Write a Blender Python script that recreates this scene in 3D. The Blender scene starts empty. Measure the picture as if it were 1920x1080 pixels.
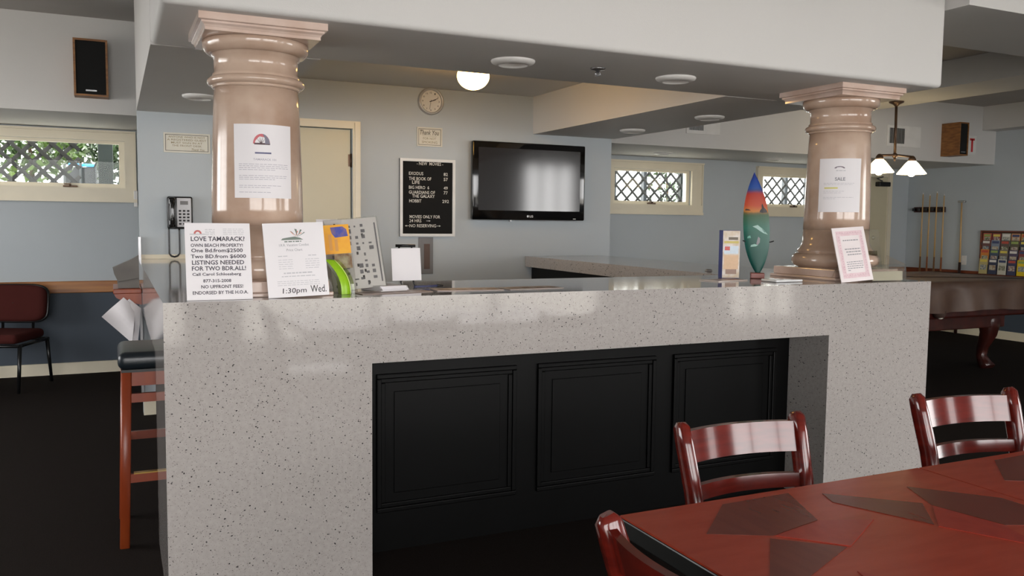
import bpy, bmesh, math, random
from mathutils import Vector, Matrix
random.seed(7)
SC = bpy.context.scene
COL = SC.collection
PI = math.pi

# ------------------------------------------------------------------ camera
cam_d = bpy.data.cameras.new('camera')
cam_d.sensor_width = 36.0
cam_d.lens = 1593.65 / 1920.0 * 36.0
cam_d.clip_start = 0.05
cam = bpy.data.objects.new('camera', cam_d)
COL.objects.link(cam)
YAW, PITCH, ROLL = 0.4374, -0.0782, 0.0111
_f = Vector((math.sin(YAW) * math.cos(PITCH), math.cos(YAW) * math.cos(PITCH), math.sin(PITCH)))
_r = Vector((math.cos(YAW), -math.sin(YAW), 0))
_u = _r.cross(_f)
_r2 = _r * math.cos(ROLL) + _u * math.sin(ROLL)
_u2 = _u * math.cos(ROLL) - _r * math.sin(ROLL)
cam.matrix_world = Matrix(((_r2.x, _u2.x, -_f.x, -0.1392), (_r2.y, _u2.y, -_f.y, -3.0185),
                           (_r2.z, _u2.z, -_f.z, 1.3514), (0, 0, 0, 1)))
SC.camera = cam

# ------------------------------------------------------------------ world and exposure
SC.view_settings.view_transform = 'Standard'
SC.view_settings.look = 'None'
SC.view_settings.gamma = 1.0
SC.view_settings.use_curve_mapping = False
SC.view_settings.exposure = 0.0
W = bpy.data.worlds.new('overcast_sky')
SC.world = W
W.use_nodes = True
_bg = W.node_tree.nodes['Background']
_bg.inputs[0].default_value = (1.0, 0.985, 0.975, 1)
_bg.inputs[1].default_value = 9.4


def portal(loc, rot, sx, sy):
    l = bpy.data.lights.new('daylight_opening', 'AREA')
    l.shape = 'RECTANGLE'
    l.size, l.size_y = sx, sy
    l.cycles.is_portal = True
    o = bpy.data.objects.new('daylight_opening', l)
    o.location, o.rotation_euler = loc, rot
    COL.objects.link(o)


# openings of the room (x0, x1, z0, z1)
FRONT_OPEN = [(-3.1, 0.5, 0.0, 2.55), (1.0, 5.3, 0.0, 2.55), (7.30, 8.45, 0.0, 2.55)]
LEFT_OPEN = [(0.4, 3.4, 0.75, 2.3)]
RIGHT_OPEN = [(-4.6, -2.2, 0.6, 2.45)]
BACK_OPEN = [(-1.165, -0.045, 1.595, 2.005), (4.90, 5.965, 1.56, 1.96), (7.02, 8.085, 1.56, 1.96)]
for a in FRONT_OPEN:
    portal(((a[0] + a[1]) / 2, -6.0, (a[2] + a[3]) / 2), (PI / 2, 0, 0), a[1] - a[0], a[3] - a[2])
for a in LEFT_OPEN:
    portal((-3.5, (a[0] + a[1]) / 2, (a[2] + a[3]) / 2), (PI / 2, 0, -PI / 2), a[1] - a[0], a[3] - a[2])
for a in RIGHT_OPEN:
    portal((9.55, (a[0] + a[1]) / 2, (a[2] + a[3]) / 2), (PI / 2, 0, PI / 2), a[1] - a[0], a[3] - a[2])
for a in BACK_OPEN:
    portal(((a[0] + a[1]) / 2, 5.3, (a[2] + a[3]) / 2), (PI / 2, 0, PI), a[1] - a[0], a[3] - a[2])


# ------------------------------------------------------------------ materials
def lin(c):
    return tuple(((v / 255.0) / 12.92 if v <= 10 else (((v / 255.0) + 0.055) / 1.055) ** 2.4) for v in c) + (1.0,)


MATS = {}


def mat(name, rgb, rough=0.5, metal=0.0, spec=0.5, rgb2=None, nscale=8.0, bump=0.0, bscale=120.0, detail=3.0,
        emit=None, emit_s=0.0, coat=0.0, stretch=None, alpha=None, contrast=(0.35, 0.65)):
    if name in MATS:
        return MATS[name]
    m = bpy.data.materials.new(name)
    m.use_nodes = True
    nt = m.node_tree
    b = nt.nodes['Principled BSDF']
    b.inputs['Roughness'].default_value = rough
    b.inputs['Metallic'].default_value = metal
    b.inputs['Specular IOR Level'].default_value = spec
    b.inputs['Coat Weight'].default_value = coat
    b.inputs['Coat Roughness'].default_value = 0.06
    geo = nt.nodes.new('ShaderNodeNewGeometry')
    vec = geo.outputs['Position']
    if stretch:
        mp = nt.nodes.new('ShaderNodeMapping')
        mp.inputs['Scale'].default_value = stretch
        nt.links.new(vec, mp.inputs['Vector'])
        vec = mp.outputs['Vector']
    n = nt.nodes.new('ShaderNodeTexNoise')
    n.inputs['Scale'].default_value = nscale
    n.inputs['Detail'].default_value = detail
    nt.links.new(vec, n.inputs['Vector'])
    r = nt.nodes.new('ShaderNodeValToRGB')
    r.color_ramp.elements[0].position, r.color_ramp.elements[1].position = contrast
    c1 = lin(rgb)
    c2 = lin(rgb2) if rgb2 else tuple(min(1, v * 0.93) for v in c1[:3]) + (1,)
    r.color_ramp.elements[0].color, r.color_ramp.elements[1].color = c1, c2
    nt.links.new(n.outputs['Fac'], r.inputs['Fac'])
    nt.links.new(r.outputs['Color'], b.inputs['Base Color'])
    if bump:
        n2 = nt.nodes.new('ShaderNodeTexNoise')
        n2.inputs['Scale'].default_value = bscale
        nt.links.new(geo.outputs['Position'], n2.inputs['Vector'])
        bp = nt.nodes.new('ShaderNodeBump')
        bp.inputs['Strength'].default_value = bump
        bp.inputs['Distance'].default_value = 0.004
        nt.links.new(n2.outputs['Fac'], bp.inputs['Height'])
        nt.links.new(bp.outputs['Normal'], b.inputs['Normal'])
    if emit:
        b.inputs['Emission Color'].default_value = lin(emit)
        b.inputs['Emission Strength'].default_value = emit_s
    MATS[name] = m
    return m


def glass_mat(name, tint=(1, 1, 1), gloss=0.12, rough=0.02):
    m = bpy.data.materials.new(name)
    m.use_nodes = True
    nt = m.node_tree
    nt.nodes.remove(nt.nodes['Principled BSDF'])
    out = nt.nodes['Material Output']
    t = nt.nodes.new('ShaderNodeBsdfTransparent')
    t.inputs[0].default_value = tint + (1,)
    g = nt.nodes.new('ShaderNodeBsdfGlossy')
    g.inputs['Roughness'].default_value = rough
    lw = nt.nodes.new('ShaderNodeLayerWeight')
    lw.inputs['Blend'].default_value = 0.5
    pw = nt.nodes.new('ShaderNodeMath')
    pw.operation = 'POWER'
    pw.inputs[1].default_value = 4.0
    ma = nt.nodes.new('ShaderNodeMath')
    ma.operation = 'MULTIPLY_ADD'
    ma.inputs[1].default_value = 0.7
    ma.inputs[2].default_value = gloss * 0.4
    nt.links.new(lw.outputs['Facing'], pw.inputs[0])
    nt.links.new(pw.outputs[0], ma.inputs[0])
    mx = nt.nodes.new('ShaderNodeMixShader')
    nt.links.new(ma.outputs[0], mx.inputs[0])
    nt.links.new(t.outputs[0], mx.inputs[1])
    nt.links.new(g.outputs[0], mx.inputs[2])
    nt.links.new(mx.outputs[0], out.inputs['Surface'])
    MATS[name] = m
    return m


def quartz():
    m = bpy.data.materials.new('speckled_quartz')
    m.use_nodes = True
    nt = m.node_tree
    b = nt.nodes['Principled BSDF']
    b.inputs['Roughness'].default_value = 0.07
    b.inputs['Specular IOR Level'].default_value = 0.6
    geo = nt.nodes.new('ShaderNodeNewGeometry')
    base = nt.nodes.new('ShaderNodeTexNoise')
    base.inputs['Scale'].default_value = 60
    base.inputs['Detail'].default_value = 4
    nt.links.new(geo.outputs['Position'], base.inputs['Vector'])
    rb = nt.nodes.new('ShaderNodeValToRGB')
    rb.color_ramp.elements[0].position, rb.color_ramp.elements[1].position = 0.3, 0.7
    rb.color_ramp.elements[0].color = lin((160, 154, 150))
    rb.color_ramp.elements[1].color = lin((170, 164, 160))
    nt.links.new(base.outputs['Fac'], rb.inputs['Fac'])
    prev = rb.outputs['Color']
    for sc, size, keep, colr, warp in ((95, 0.26, 0.13, (52, 49, 50), 1.0), (150, 0.26, 0.22, (112, 105, 102), 1.0),
                                       (230, 0.30, 0.22, (136, 128, 122), 1.0)):
        mp = nt.nodes.new('ShaderNodeMapping')
        mp.inputs['Rotation'].default_value = (0.4 * sc, 0.2 * sc, 0.6 + sc)
        mp.inputs['Scale'].default_value = (1.0, 0.55, 1.25)
        nt.links.new(geo.outputs['Position'], mp.inputs['Vector'])
        ns = nt.nodes.new('ShaderNodeTexNoise')
        ns.inputs['Scale'].default_value = sc * 1.3
        nt.links.new(mp.outputs['Vector'], ns.inputs['Vector'])
        add = nt.nodes.new('ShaderNodeVectorMath')
        add.operation = 'MULTIPLY_ADD'
        add.inputs[1].default_value = (0.006, 0.006, 0.006)
        nt.links.new(ns.outputs['Color'], add.inputs[0])
        nt.links.new(mp.outputs['Vector'], add.inputs[2])
        v = nt.nodes.new('ShaderNodeTexVoronoi')
        v.inputs['Scale'].default_value = sc
        nt.links.new(add.outputs[0], v.inputs['Vector'])
        lt = nt.nodes.new('ShaderNodeMath')
        lt.operation = 'LESS_THAN'
        lt.inputs[1].default_value = size
        nt.links.new(v.outputs['Distance'], lt.inputs[0])
        sp = nt.nodes.new('ShaderNodeSeparateColor')
        nt.links.new(v.outputs['Color'], sp.inputs[0])
        k = nt.nodes.new('ShaderNodeMath')
        k.operation = 'LESS_THAN'
        k.inputs[1].default_value = keep
        nt.links.new(sp.outputs[0], k.inputs[0])
        mu = nt.nodes.new('ShaderNodeMath')
        mu.operation = 'MULTIPLY'
        nt.links.new(lt.outputs[0], mu.inputs[0])
        nt.links.new(k.outputs[0], mu.inputs[1])
        mx = nt.nodes.new('ShaderNodeMix')
        mx.data_type = 'RGBA'
        nt.links.new(mu.outputs[0], mx.inputs['Factor'])
        nt.links.new(prev, mx.inputs[6])
        mx.inputs[7].default_value = lin(colr)
        prev = mx.outputs[2]
    nt.links.new(prev, b.inputs['Base Color'])
    MATS['quartz'] = m
    return m


def ramp_mat(name, stops, z0, z1, rough=0.25, noise=0.05, nscale=14, coat=0.0):
    """painted picture: colours by height of the object itself, edges wobbling with noise"""
    m = bpy.data.materials.new(name)
    m.use_nodes = True
    nt = m.node_tree
    b = nt.nodes['Principled BSDF']
    b.inputs['Roughness'].default_value = rough
    b.inputs['Coat Weight'].default_value = coat
    tc = nt.nodes.new('ShaderNodeTexCoord')
    sp = nt.nodes.new('ShaderNodeSeparateXYZ')
    nt.links.new(tc.outputs['Object'], sp.inputs[0])
    mr = nt.nodes.new('ShaderNodeMapRange')
    mr.inputs['From Min'].default_value, mr.inputs['From Max'].default_value = z0, z1
    nt.links.new(sp.outputs['Z'], mr.inputs['Value'])
    n = nt.nodes.new('ShaderNodeTexNoise')
    n.inputs['Scale'].default_value = nscale
    nt.links.new(tc.outputs['Object'], n.inputs['Vector'])
    ma = nt.nodes.new('ShaderNodeMath')
    ma.operation = 'MULTIPLY_ADD'
    ma.inputs[1].default_value = noise
    nt.links.new(n.outputs['Fac'], ma.inputs[0])
    nt.links.new(mr.outputs[0], ma.inputs[2])
    r = nt.nodes.new('ShaderNodeValToRGB')
    el = r.color_ramp.elements
    while len(el) < len(stops):
        el.new(0.5)
    for e, (p, c) in zip(el, stops):
        e.position = p
        e.color = lin(c)
    nt.links.new(ma.outputs[0], r.inputs['Fac'])
    nt.links.new(r.outputs['Color'], b.inputs['Base Color'])
    MATS[name] = m
    return m


PAINT = mat('wall_paint', (184, 191, 195), 0.62, bump=0.12, bscale=220, nscale=2.0, rgb2=(181, 188, 192))
SOFFP = mat('soffit_paint', (210, 208, 205), 0.62, bump=0.12, bscale=220, nscale=2.0, rgb2=(208, 206, 203))
BLUEP = mat('blue_lower_paint', (66, 76, 88), 0.6, bump=0.12, bscale=220, nscale=2)
CEILP = mat('ceiling_paint', (176, 172, 168), 0.7, bump=0.15, bscale=200, nscale=2)
CREAM = mat('cream_gloss_paint', (230, 220, 196), 0.35, nscale=3)
CREAM2 = mat('cream_door_paint', (206, 197, 168), 0.4, nscale=2)
CARPET = mat('carpet', (38, 31, 27), 0.95, spec=0.1, rgb2=(24, 20, 18), nscale=240, bump=0.9, bscale=420)
QUARTZ = quartz()
MARBLE = mat('polished_marble', (198, 174, 156), 0.16, rgb2=(168, 138, 118), nscale=5, detail=6, coat=0.3, contrast=(0.35, 0.72))
MARBLE2 = mat('polished_marble_trim', (214, 192, 180), 0.16, rgb2=(196, 168, 152), nscale=6, detail=6, coat=0.3)
BLACKWOOD = mat('black_stained_wood', (5, 5, 5), 0.38, spec=0.15, nscale=9, rgb2=(4, 4, 4))
CHERRY = mat('cherry_wood', (98, 26, 18), 0.13, rgb2=(82, 20, 14), nscale=10, stretch=(1, 1, 6), coat=0.2)
TABLEW = mat('table_veneer', (158, 60, 40), 0.26, spec=0.25, rgb2=(150, 54, 35), nscale=7, stretch=(1, 5, 1))
TABLED = mat('dark_table_veneer', (104, 46, 36), 0.26, spec=0.25, rgb2=(98, 42, 33), nscale=9, stretch=(5, 1, 1))
TABLER = mat('red_table_veneer', (152, 50, 38), 0.26, spec=0.25, rgb2=(146, 46, 35), nscale=9, stretch=(4, 3, 1))
EDGEBLK = mat('black_table_edge', (14, 16, 14), 0.35)
STOOLW = mat('orange_stained_wood', (158, 72, 34), 0.35, rgb2=(128, 52, 24), nscale=9, stretch=(1, 1, 0.15))
VINYL = mat('black_vinyl', (24, 32, 38), 0.32, bump=0.1, bscale=160)
OAK = mat('oak_rail', (176, 116, 54), 0.4, rgb2=(150, 92, 42), nscale=9, stretch=(0.3, 1, 4))
REDRAIL = mat('red_oak_rail', (128, 62, 32), 0.4, rgb2=(98, 44, 24), nscale=9, stretch=(1, 0.3, 4))
SPKWOOD = mat('speaker_wood', (150, 100, 48), 0.45, rgb2=(120, 76, 34), nscale=12, stretch=(1, 1, 5))
GRILLE = mat('black_grille_cloth', (14, 14, 13), 0.9, bump=0.5, bscale=700)
WHITE = mat('white_paint', (228, 226, 222), 0.4)
PAPER = mat('white_paper', (232, 228, 230), 0.6, nscale=3, rgb2=(228, 224, 226))
PRINTB = mat('black_print', (38, 36, 38), 0.6)
PRINTG = mat('grey_print', (150, 148, 152), 0.6)
PRINTL = mat('light_grey_print', (196, 194, 198), 0.6)
PRINTR = mat('red_print', (196, 104, 100), 0.6)
PRINTO = mat('orange_print', (222, 150, 128), 0.6)
PRINTY = mat('yellow_marker', (212, 204, 110), 0.6)
PINK = mat('pink_border_print', (222, 192, 198), 0.6, nscale=60, rgb2=(230, 206, 210))
PINKD = mat('rose_ornament_print', (192, 152, 162), 0.6)
GREYG = mat('grey_green_print', (120, 132, 122), 0.6)
BLACKPL = mat('black_plastic', (14, 14, 15), 0.3)
GLOSSBLK = mat('gloss_black_plastic', (8, 8, 9), 0.08, coat=0.5)
SCREEN = mat('tv_screen', (44, 42, 43), 0.09, spec=1.0)
STEEL = mat('brushed_metal', (170, 170, 172), 0.3, metal=1.0)
BRASS = mat('brass', (200, 168, 92), 0.3, metal=1.0)
BRONZE = mat('bronze_metal', (92, 72, 58), 0.4, metal=0.7)
FELT = mat('black_felt', (14, 14, 14), 0.95)
LETTER = mat('white_plastic_letters', (220, 218, 210), 0.5)
ALU = mat('white_aluminium', (226, 226, 224), 0.35)
IVORY = mat('ivory_plaque', (214, 210, 196), 0.4)
GOLD = mat('gold_lettering', (140, 124, 84), 0.4)
CLOCKF = mat('clock_face', (236, 233, 226), 0.15)
SILVER = mat('silver_rim', (188, 187, 186), 0.3, metal=0.4)
GLOBE = mat('lit_globe_glass', (255, 240, 210), 0.3, emit=(255, 198, 112), emit_s=26.0)
SHADE = mat('lit_glass_shade', (255, 244, 220), 0.3, emit=(255, 228, 178), emit_s=8.0)
BULB = mat('lit_bulb', (255, 244, 220), 0.3, emit=(255, 226, 170), emit_s=24.0)
LAMPOFF = mat('unlit_lamp_glass', (206, 202, 198), 0.3)
BURG = mat('burgundy_fabric', (70, 32, 29), 0.9, spec=0.1, bump=0.4, bscale=500)
COVER = mat('brown_vinyl_cover', (84, 62, 48), 0.45, rgb2=(68, 48, 37), nscale=5, bump=0.5, bscale=9)
MAHOG = mat('mahogany', (64, 26, 20), 0.3, rgb2=(44, 16, 12), nscale=9, coat=0.2)
GREYBAG = mat('grey_folder', (118, 114, 108), 0.6, rgb2=(104, 100, 96), nscale=6)
GREYPAN = mat('grey_laminate', (120, 118, 118), 0.45)
LIME = mat('lime_plastic', (150, 196, 36), 0.3, rgb2=(138, 186, 30), nscale=3)
ORANGE = mat('orange_leaflet', (226, 150, 30), 0.5, rgb2=(236, 172, 40), nscale=14)
BLUEPR = mat('blue_print', (62, 72, 160), 0.5, rgb2=(120, 96, 130), nscale=40)
TEALPR = mat('sand_print', (206, 196, 160), 0.5, rgb2=(150, 110, 80), nscale=30)
CLEAR = glass_mat('clear_acrylic', (0.95, 0.95, 0.93), 0.30, 0.04)
PANE = glass_mat('window_pane', (0.95, 0.97, 0.96), 0.02, 0.0)
LATT = mat('grey_lattice_wood', (42, 39, 35), 0.8, rgb2=(34, 32, 29), nscale=20)
POSTG = mat('dark_green_post', (14, 24, 18), 0.6)
POSTW = mat('grey_post', (74, 78, 82), 0.6)
LEAF = mat('leaf_green', (46, 72, 24), 0.5, rgb2=(84, 108, 38), nscale=3)
LEAF2 = mat('dark_leaf_green', (24, 42, 18), 0.5, rgb2=(46, 70, 26), nscale=4)
CONC = mat('patio_concrete', (176, 172, 164), 0.9, nscale=1.2, rgb2=(160, 156, 148))
UMBB = mat('blue_canvas', (60, 150, 220), 0.7)
WOODM = mat('pale_cue_wood', (206, 168, 112), 0.3)
CUEBUTT = mat('dark_cue_butt', (44, 24, 18), 0.3)


# ------------------------------------------------------------------ mesh helpers
class MB:
    def __init__(s):
        s.v, s.f, s.sm = [], [], []

    def add(s, vs, fs, smooth=False):
        o = len(s.v)
        s.v += [Vector(v) for v in vs]
        s.f += [tuple(i + o for i in f) for f in fs]
        s.sm += [smooth] * len(fs)
        return s

    def box(s, x0, x1, y0, y1, z0, z1, M=None):
        vs = [Vector(p) for p in ((x0, y0, z0), (x1, y0, z0), (x1, y1, z0), (x0, y1, z0),
                                  (x0, y0, z1), (x1, y0, z1), (x1, y1, z1), (x0, y1, z1))]
        if M:
            vs = [M @ v for v in vs]
        return s.add(vs, [(3, 2, 1, 0), (4, 5, 6, 7), (0, 1, 5, 4), (1, 2, 6, 5), (2, 3, 7, 6), (3, 0, 4, 7)])

    def bbox(s, x0, x1, y0, y1, z0, z1, r=0.01, seg=2, M=None):
        bm = bmesh.new()
        bmesh.ops.create_cube(bm, size=1)
        for v in bm.verts:
            v.co = Vector(((x0 + x1) / 2 + v.co.x * (x1 - x0), (y0 + y1) / 2 + v.co.y * (y1 - y0), (z0 + z1) / 2 + v.co.z * (z1 - z0)))
        bmesh.ops.bevel(bm, geom=bm.edges[:], offset=r, segments=seg, profile=0.5, affect='EDGES')
        bm.verts.index_update()
        s.add([(M @ v.co if M else v.co.copy()) for v in bm.verts], [tuple(v.index for v in f.verts) for f in bm.faces], seg > 2)
        bm.free()
        return s

    def prism(s, pts, d, M=None):
        """pts: polygon (list of Vector-like), extruded along d"""
        d = Vector(d)
        a = [Vector(p) for p in pts]
        n = len(a)
        vs = a + [p + d for p in a]
        if M:
            vs = [M @ v for v in vs]
        return s.add(vs, [tuple(range(n - 1, -1, -1)), tuple(range(n, 2 * n))] +
                     [(i, (i + 1) % n, n + (i + 1) % n, n + i) for i in range(n)])

    def lathe(s, prof, c=(0, 0, 0), seg=40, M=None, caps=True):
        vs, fs = [], []
        for r, z in prof:
            for k in range(seg):
                a = 2 * PI * k / seg
                vs.append(Vector((c[0] + r * math.cos(a), c[1] + r * math.sin(a), c[2] + z)))
        if M:
            vs = [M @ v for v in vs]
        for i in range(len(prof) - 1):
            for k in range(seg):
                fs.append((i * seg + k, i * seg + (k + 1) % seg, (i + 1) * seg + (k + 1) % seg, (i + 1) * seg + k))
        s.add(vs, fs, True)
        if caps:
            n = len(prof)
            o = len(s.v) - len(vs)
            s.f.append(tuple(o + k for k in range(seg - 1, -1, -1)))
            s.f.append(tuple(o + (n - 1) * seg + k for k in range(seg)))
            s.sm += [False, False]
        return s

    def cyl(s, p, q, r, r2=None, seg=12, smooth=True):
        return s.tube([p, q], [r, r if r2 is None else r2], seg)

    def tube(s, pts, rad, seg=10, flat=None, up=None):
        """sweep; flat=(a,b): elliptic/box half sizes, else circle of radius rad[i]"""
        pts = [Vector(p) for p in pts]
        n = len(pts)
        if not isinstance(rad, (list, tuple)):
            rad = [rad] * n
        vs, fs = [], []
        ref = Vector(up) if up else None
        for i, p in enumerate(pts):
            t = (pts[min(i + 1, n - 1)] - pts[max(i - 1, 0)]).normalized()
            if ref is None:
                ref = Vector((0, 0, 1)) if abs(t.z) < 0.9 else Vector((1, 0, 0))
            a = (ref - t * ref.dot(t)).normalized()
            b = t.cross(a)
            if not up:
                ref = a
            if flat:
                ha, hb = flat[0] * rad[i], flat[1] * rad[i]
                q = 0.3
                ring = [(-ha, -hb * (1 - q)), (-ha * (1 - q), -hb), (ha * (1 - q), -hb), (ha, -hb * (1 - q)),
                        (ha, hb * (1 - q)), (ha * (1 - q), hb), (-ha * (1 - q), hb), (-ha, hb * (1 - q))]
                vs += [p + a * u + b * w for u, w in ring]
            else:
                vs += [p + a * rad[i] * math.cos(2 * PI * k / seg) + b * rad[i] * math.sin(2 * PI * k / seg) for k in range(seg)]
        m = 8 if flat else seg
        for i in range(n - 1):
            for k in range(m):
                fs.append((i * m + k, i * m + (k + 1) % m, (i + 1) * m + (k + 1) % m, (i + 1) * m + k))
        o = len(s.v)
        s.add(vs, fs, True)
        s.f += [tuple(o + k for k in range(m - 1, -1, -1)), tuple(o + (n - 1) * m + k for k in range(m))]
        s.sm += [False, False]
        return s

    def sphere(s, c, r, seg=24, rings=14, sc=(1, 1, 1), M=None):
        c = Vector(c)
        prof = [(max(1e-4, math.sin(PI * i / rings)) * r, -math.cos(PI * i / rings) * r) for i in range(rings + 1)]
        vs, fs = [], []
        for rr, z in prof:
            for k in range(seg):
                a = 2 * PI * k / seg
                vs.append(c + Vector((rr * math.cos(a) * sc[0], rr * math.sin(a) * sc[1], z * sc[2])))
        if M:
            vs = [M @ v for v in vs]
        for i in range(rings):
            for k in range(seg):
                fs.append((i * seg + k, i * seg + (k + 1) % seg, (i + 1) * seg + (k + 1) % seg, (i + 1) * seg + k))
        return s.add(vs, fs, True)

    def grid(s, rows, smooth=True):
        """rows: list of lists of points -> sheet"""
        m = len(rows[0])
        vs = [p for r in rows for p in r]
        fs = [(i * m + j, i * m + j + 1, (i + 1) * m + j + 1, (i + 1) * m + j) for i in range(len(rows) - 1) for j in range(m - 1)]
        return s.add(vs, fs, smooth)

    def build(s, name, material, parent=None, local=False):
        me = bpy.data.meshes.new(name)
        o = bpy.data.objects.new(name, me)
        COL.objects.link(o)
        vs = s.v
        if parent is not None:
            o.parent = parent
            if not local:
                inv = WM[root_of(parent)].inverted()
                vs = [inv @ v for v in vs]
        elif not local:
            lo = [min(v[i] for v in vs) for i in range(3)]
            hi = [max(v[i] for v in vs) for i in range(3)]
            c = Vector(((lo[0] + hi[0]) / 2, (lo[1] + hi[1]) / 2, lo[2]))
            vs = [v - c for v in vs]
            o.location = c
            WM[o.name] = Matrix.Translation(c)
        else:
            WM[o.name] = Matrix.Identity(4)
        me.from_pydata([tuple(v) for v in vs], [], s.f)
        me.polygons.foreach_set('use_smooth', s.sm)
        me.materials.append(material)
        me.update()
        bm = bmesh.new()
        bm.from_mesh(me)
        if s.recalc:
            bmesh.ops.recalc_face_normals(bm, faces=bm.faces[:])
        bm.to_mesh(me)
        bm.free()
        return o
    recalc = True


WM = {}


def root_of(o):
    while o.parent is not None:
        o = o.parent
    return o.name


def tag(o, label, cat=None, group=None, kind=None):
    if label:
        o['label'] = label
    if cat:
        o['category'] = cat
    if group:
        o['group'] = group
    if kind:
        o['kind'] = kind
    return o


def thing(name, label, cat, loc=(0, 0, 0), rz=0.0, group=None, kind=None):
    o = bpy.data.objects.new(name, None)
    o.empty_display_size = 0.05
    COL.objects.link(o)
    o.location = loc
    o.rotation_euler = (0, 0, rz)
    WM[o.name] = Matrix.Translation(Vector(loc)) @ Matrix.Rotation(rz, 4, 'Z')
    return tag(o, label, cat, group, kind)


def struct(mb, name, material, label=None, parent=None):
    o = mb.build(name, material, parent)
    if parent is None:
        o['kind'] = 'structure'
        if label:
            o['label'] = label
    return o


def copy_tree(o, parent=None):
    c = o.copy()
    COL.objects.link(c)
    c.parent = parent
    for ch in [x for x in bpy.data.objects if x.parent == o]:
        copy_tree(ch, c)
    return c


_fonts = {}


def text_mesh(s, bold=0.0, shear=0.0):
    k = (s, bold, shear)
    if k in _fonts:
        return _fonts[k]
    cu = bpy.data.curves.new('lettering', 'FONT')
    cu.body = s
    cu.size = 1.0
    cu.resolution_u = 2
    cu.offset = bold
    cu.shear = shear
    ob = bpy.data.objects.new('lettering', cu)
    COL.objects.link(ob)
    dg = bpy.context.evaluated_depsgraph_get()
    me = bpy.data.meshes.new_from_object(ob.evaluated_get(dg))
    vs = [v.co.copy() for v in me.vertices]
    fs = [tuple(p.vertices) for p in me.polygons]
    bpy.data.objects.remove(ob)
    bpy.data.curves.remove(cu)
    bpy.data.meshes.remove(me)
    _fonts[k] = (vs, fs)
    return vs, fs


class Face:
    """a flat rectangle in the scene: O lower left corner, U right, V up, w x h; print goes on its front"""
    def __init__(s, O, U, V, w, h):
        s.O, s.U, s.V, s.w, s.h = Vector(O), Vector(U).normalized(), Vector(V).normalized(), w, h
        s.N = s.U.cross(s.V)

    def p(s, u, v, n=0.0):
        return s.O + s.U * u + s.V * v + s.N * n

    def slab(s, mb, t, u0=0, u1=None, v0=0, v1=None, n=0.0):
        u1 = s.w if u1 is None else u1
        v1 = s.h if v1 is None else v1
        return mb.prism([s.p(u0, v0, n - t), s.p(u1, v0, n - t), s.p(u1, v1, n - t), s.p(u0, v1, n - t)], s.N * t)

    def rect(s, mb, u0, u1, v0, v1, n=0.0006):
        return mb.add([s.p(u0, v0, n), s.p(u1, v0, n), s.p(u1, v1, n), s.p(u0, v1, n)], [(0, 1, 2, 3)])

    def poly(s, mb, pts, n=0.0006):
        return mb.add([s.p(a, b, n) for a, b in pts], [tuple(range(len(pts)))])

    def text(s, mb, st, u, v, w, h, bold=0.0, align='L', n=0.0008, shear=0.0):
        """string fitted to w x h; (u,v) is the lower left / centre / right of the baseline box"""
        vs, fs = text_mesh(st, bold, shear)
        x0, x1 = min(a.x for a in vs), max(a.x for a in vs)
        y0, y1 = min(a.y for a in vs), max(a.y for a in vs)
        if align == 'C':
            u -= w / 2
        elif align == 'R':
            u -= w
        mb.add([s.p(u + (a.x - x0) / (x1 - x0) * w, v + (a.y - y0) / (y1 - y0) * h, n) for a in vs], fs)
        return mb

    def words(s, mb, u0, u1, v, h, rnd, n=0.0006):
        """a line of print too small to read: word-long dashes"""
        u = u0
        while u < u1 - 0.003:
            l = min(rnd.uniform(0.006, 0.018), u1 - u)
            s.rect(mb, u, u + l, v, v + h, n)
            u += l + 0.003
        return mb


def flatprint(mb, name, material, parent):
    mb.recalc = False
    o = mb.build(name, material, parent)
    o['kind'] = 'stuff'
    return o


# ================================================================== THE SETTING
X0, X1, Y0, Y1, ZC = -3.5, 9.55, -6.0, 5.15, 2.78
struct(MB().box(X0, X1, Y0, Y1, -0.05, 0.0), 'floor', CARPET, 'dark brown carpeted floor')
struct(MB().box(X0 - 12, X1 + 12, Y0 - 14, Y1 + 14, -0.12, -0.06), 'ground', CONC, 'pale concrete ground outside')
struct(MB().box(X0 - 0.15, X1 + 0.15, Y0 - 0.15, Y1 + 0.15, ZC, ZC + 0.1), 'ceiling', CEILP, 'flat painted ceiling above the beams')


def wall_with_openings(name, mat_, along, c0, c1, a0, a1, opens, zsplit, zc=ZC, label=None):
    """wall occupying c0..c1 across and a0..a1 along ('x' or 'y'), cut by openings (a, b, z0, z1)"""
    mb, low = MB(), MB()

    def put(s0, s1, z0, z1):
        if s1 - s0 < 1e-4 or z1 - z0 < 1e-4:
            return
        for (q0, q1, tgt) in ((z0, min(z1, zsplit), low), (max(z0, zsplit), z1, mb)):
            if q1 - q0 > 1e-4:
                if along == 'x':
                    tgt.box(s0, s1, c0, c1, q0, q1)
                else:
                    tgt.box(c0, c1, s0, s1, q0, q1)
    cur = a0
    for (p, q, z0, z1) in sorted(opens):
        put(cur, p, 0, zc)
        put(p, q, 0, z0)
        put(p, q, z1, zc)
        cur = q
    put(cur, a1, 0, zc)
    w = struct(mb, name, mat_, label)
    if low.v:
        low.build('lower_wall', BLUEP, w)
    return w


wall_with_openings('wall_back', PAINT, 'x', 5.15, 5.30, X0, X1 + 0.15, BACK_OPEN, 0.75, label='far wall with high windows, blue below the oak rail')
wall_with_openings('wall_right', PAINT, 'y', X1, X1 + 0.15, Y0, Y1, RIGHT_OPEN, 0.75, label='right wall with cues and brochure rack')
wall_with_openings('wall_left', PAINT, 'y', X0 - 0.15, X0, Y0, Y1 + 0.15, LEFT_OPEN, 0.0, label='left wall with side windows')
wall_with_openings('wall_front', PAINT, 'x', Y0 - 0.15, Y0, X0 - 0.15, X1 + 0.15, FRONT_OPEN, 0.0, label='wall with glass doors behind the camera')
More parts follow.
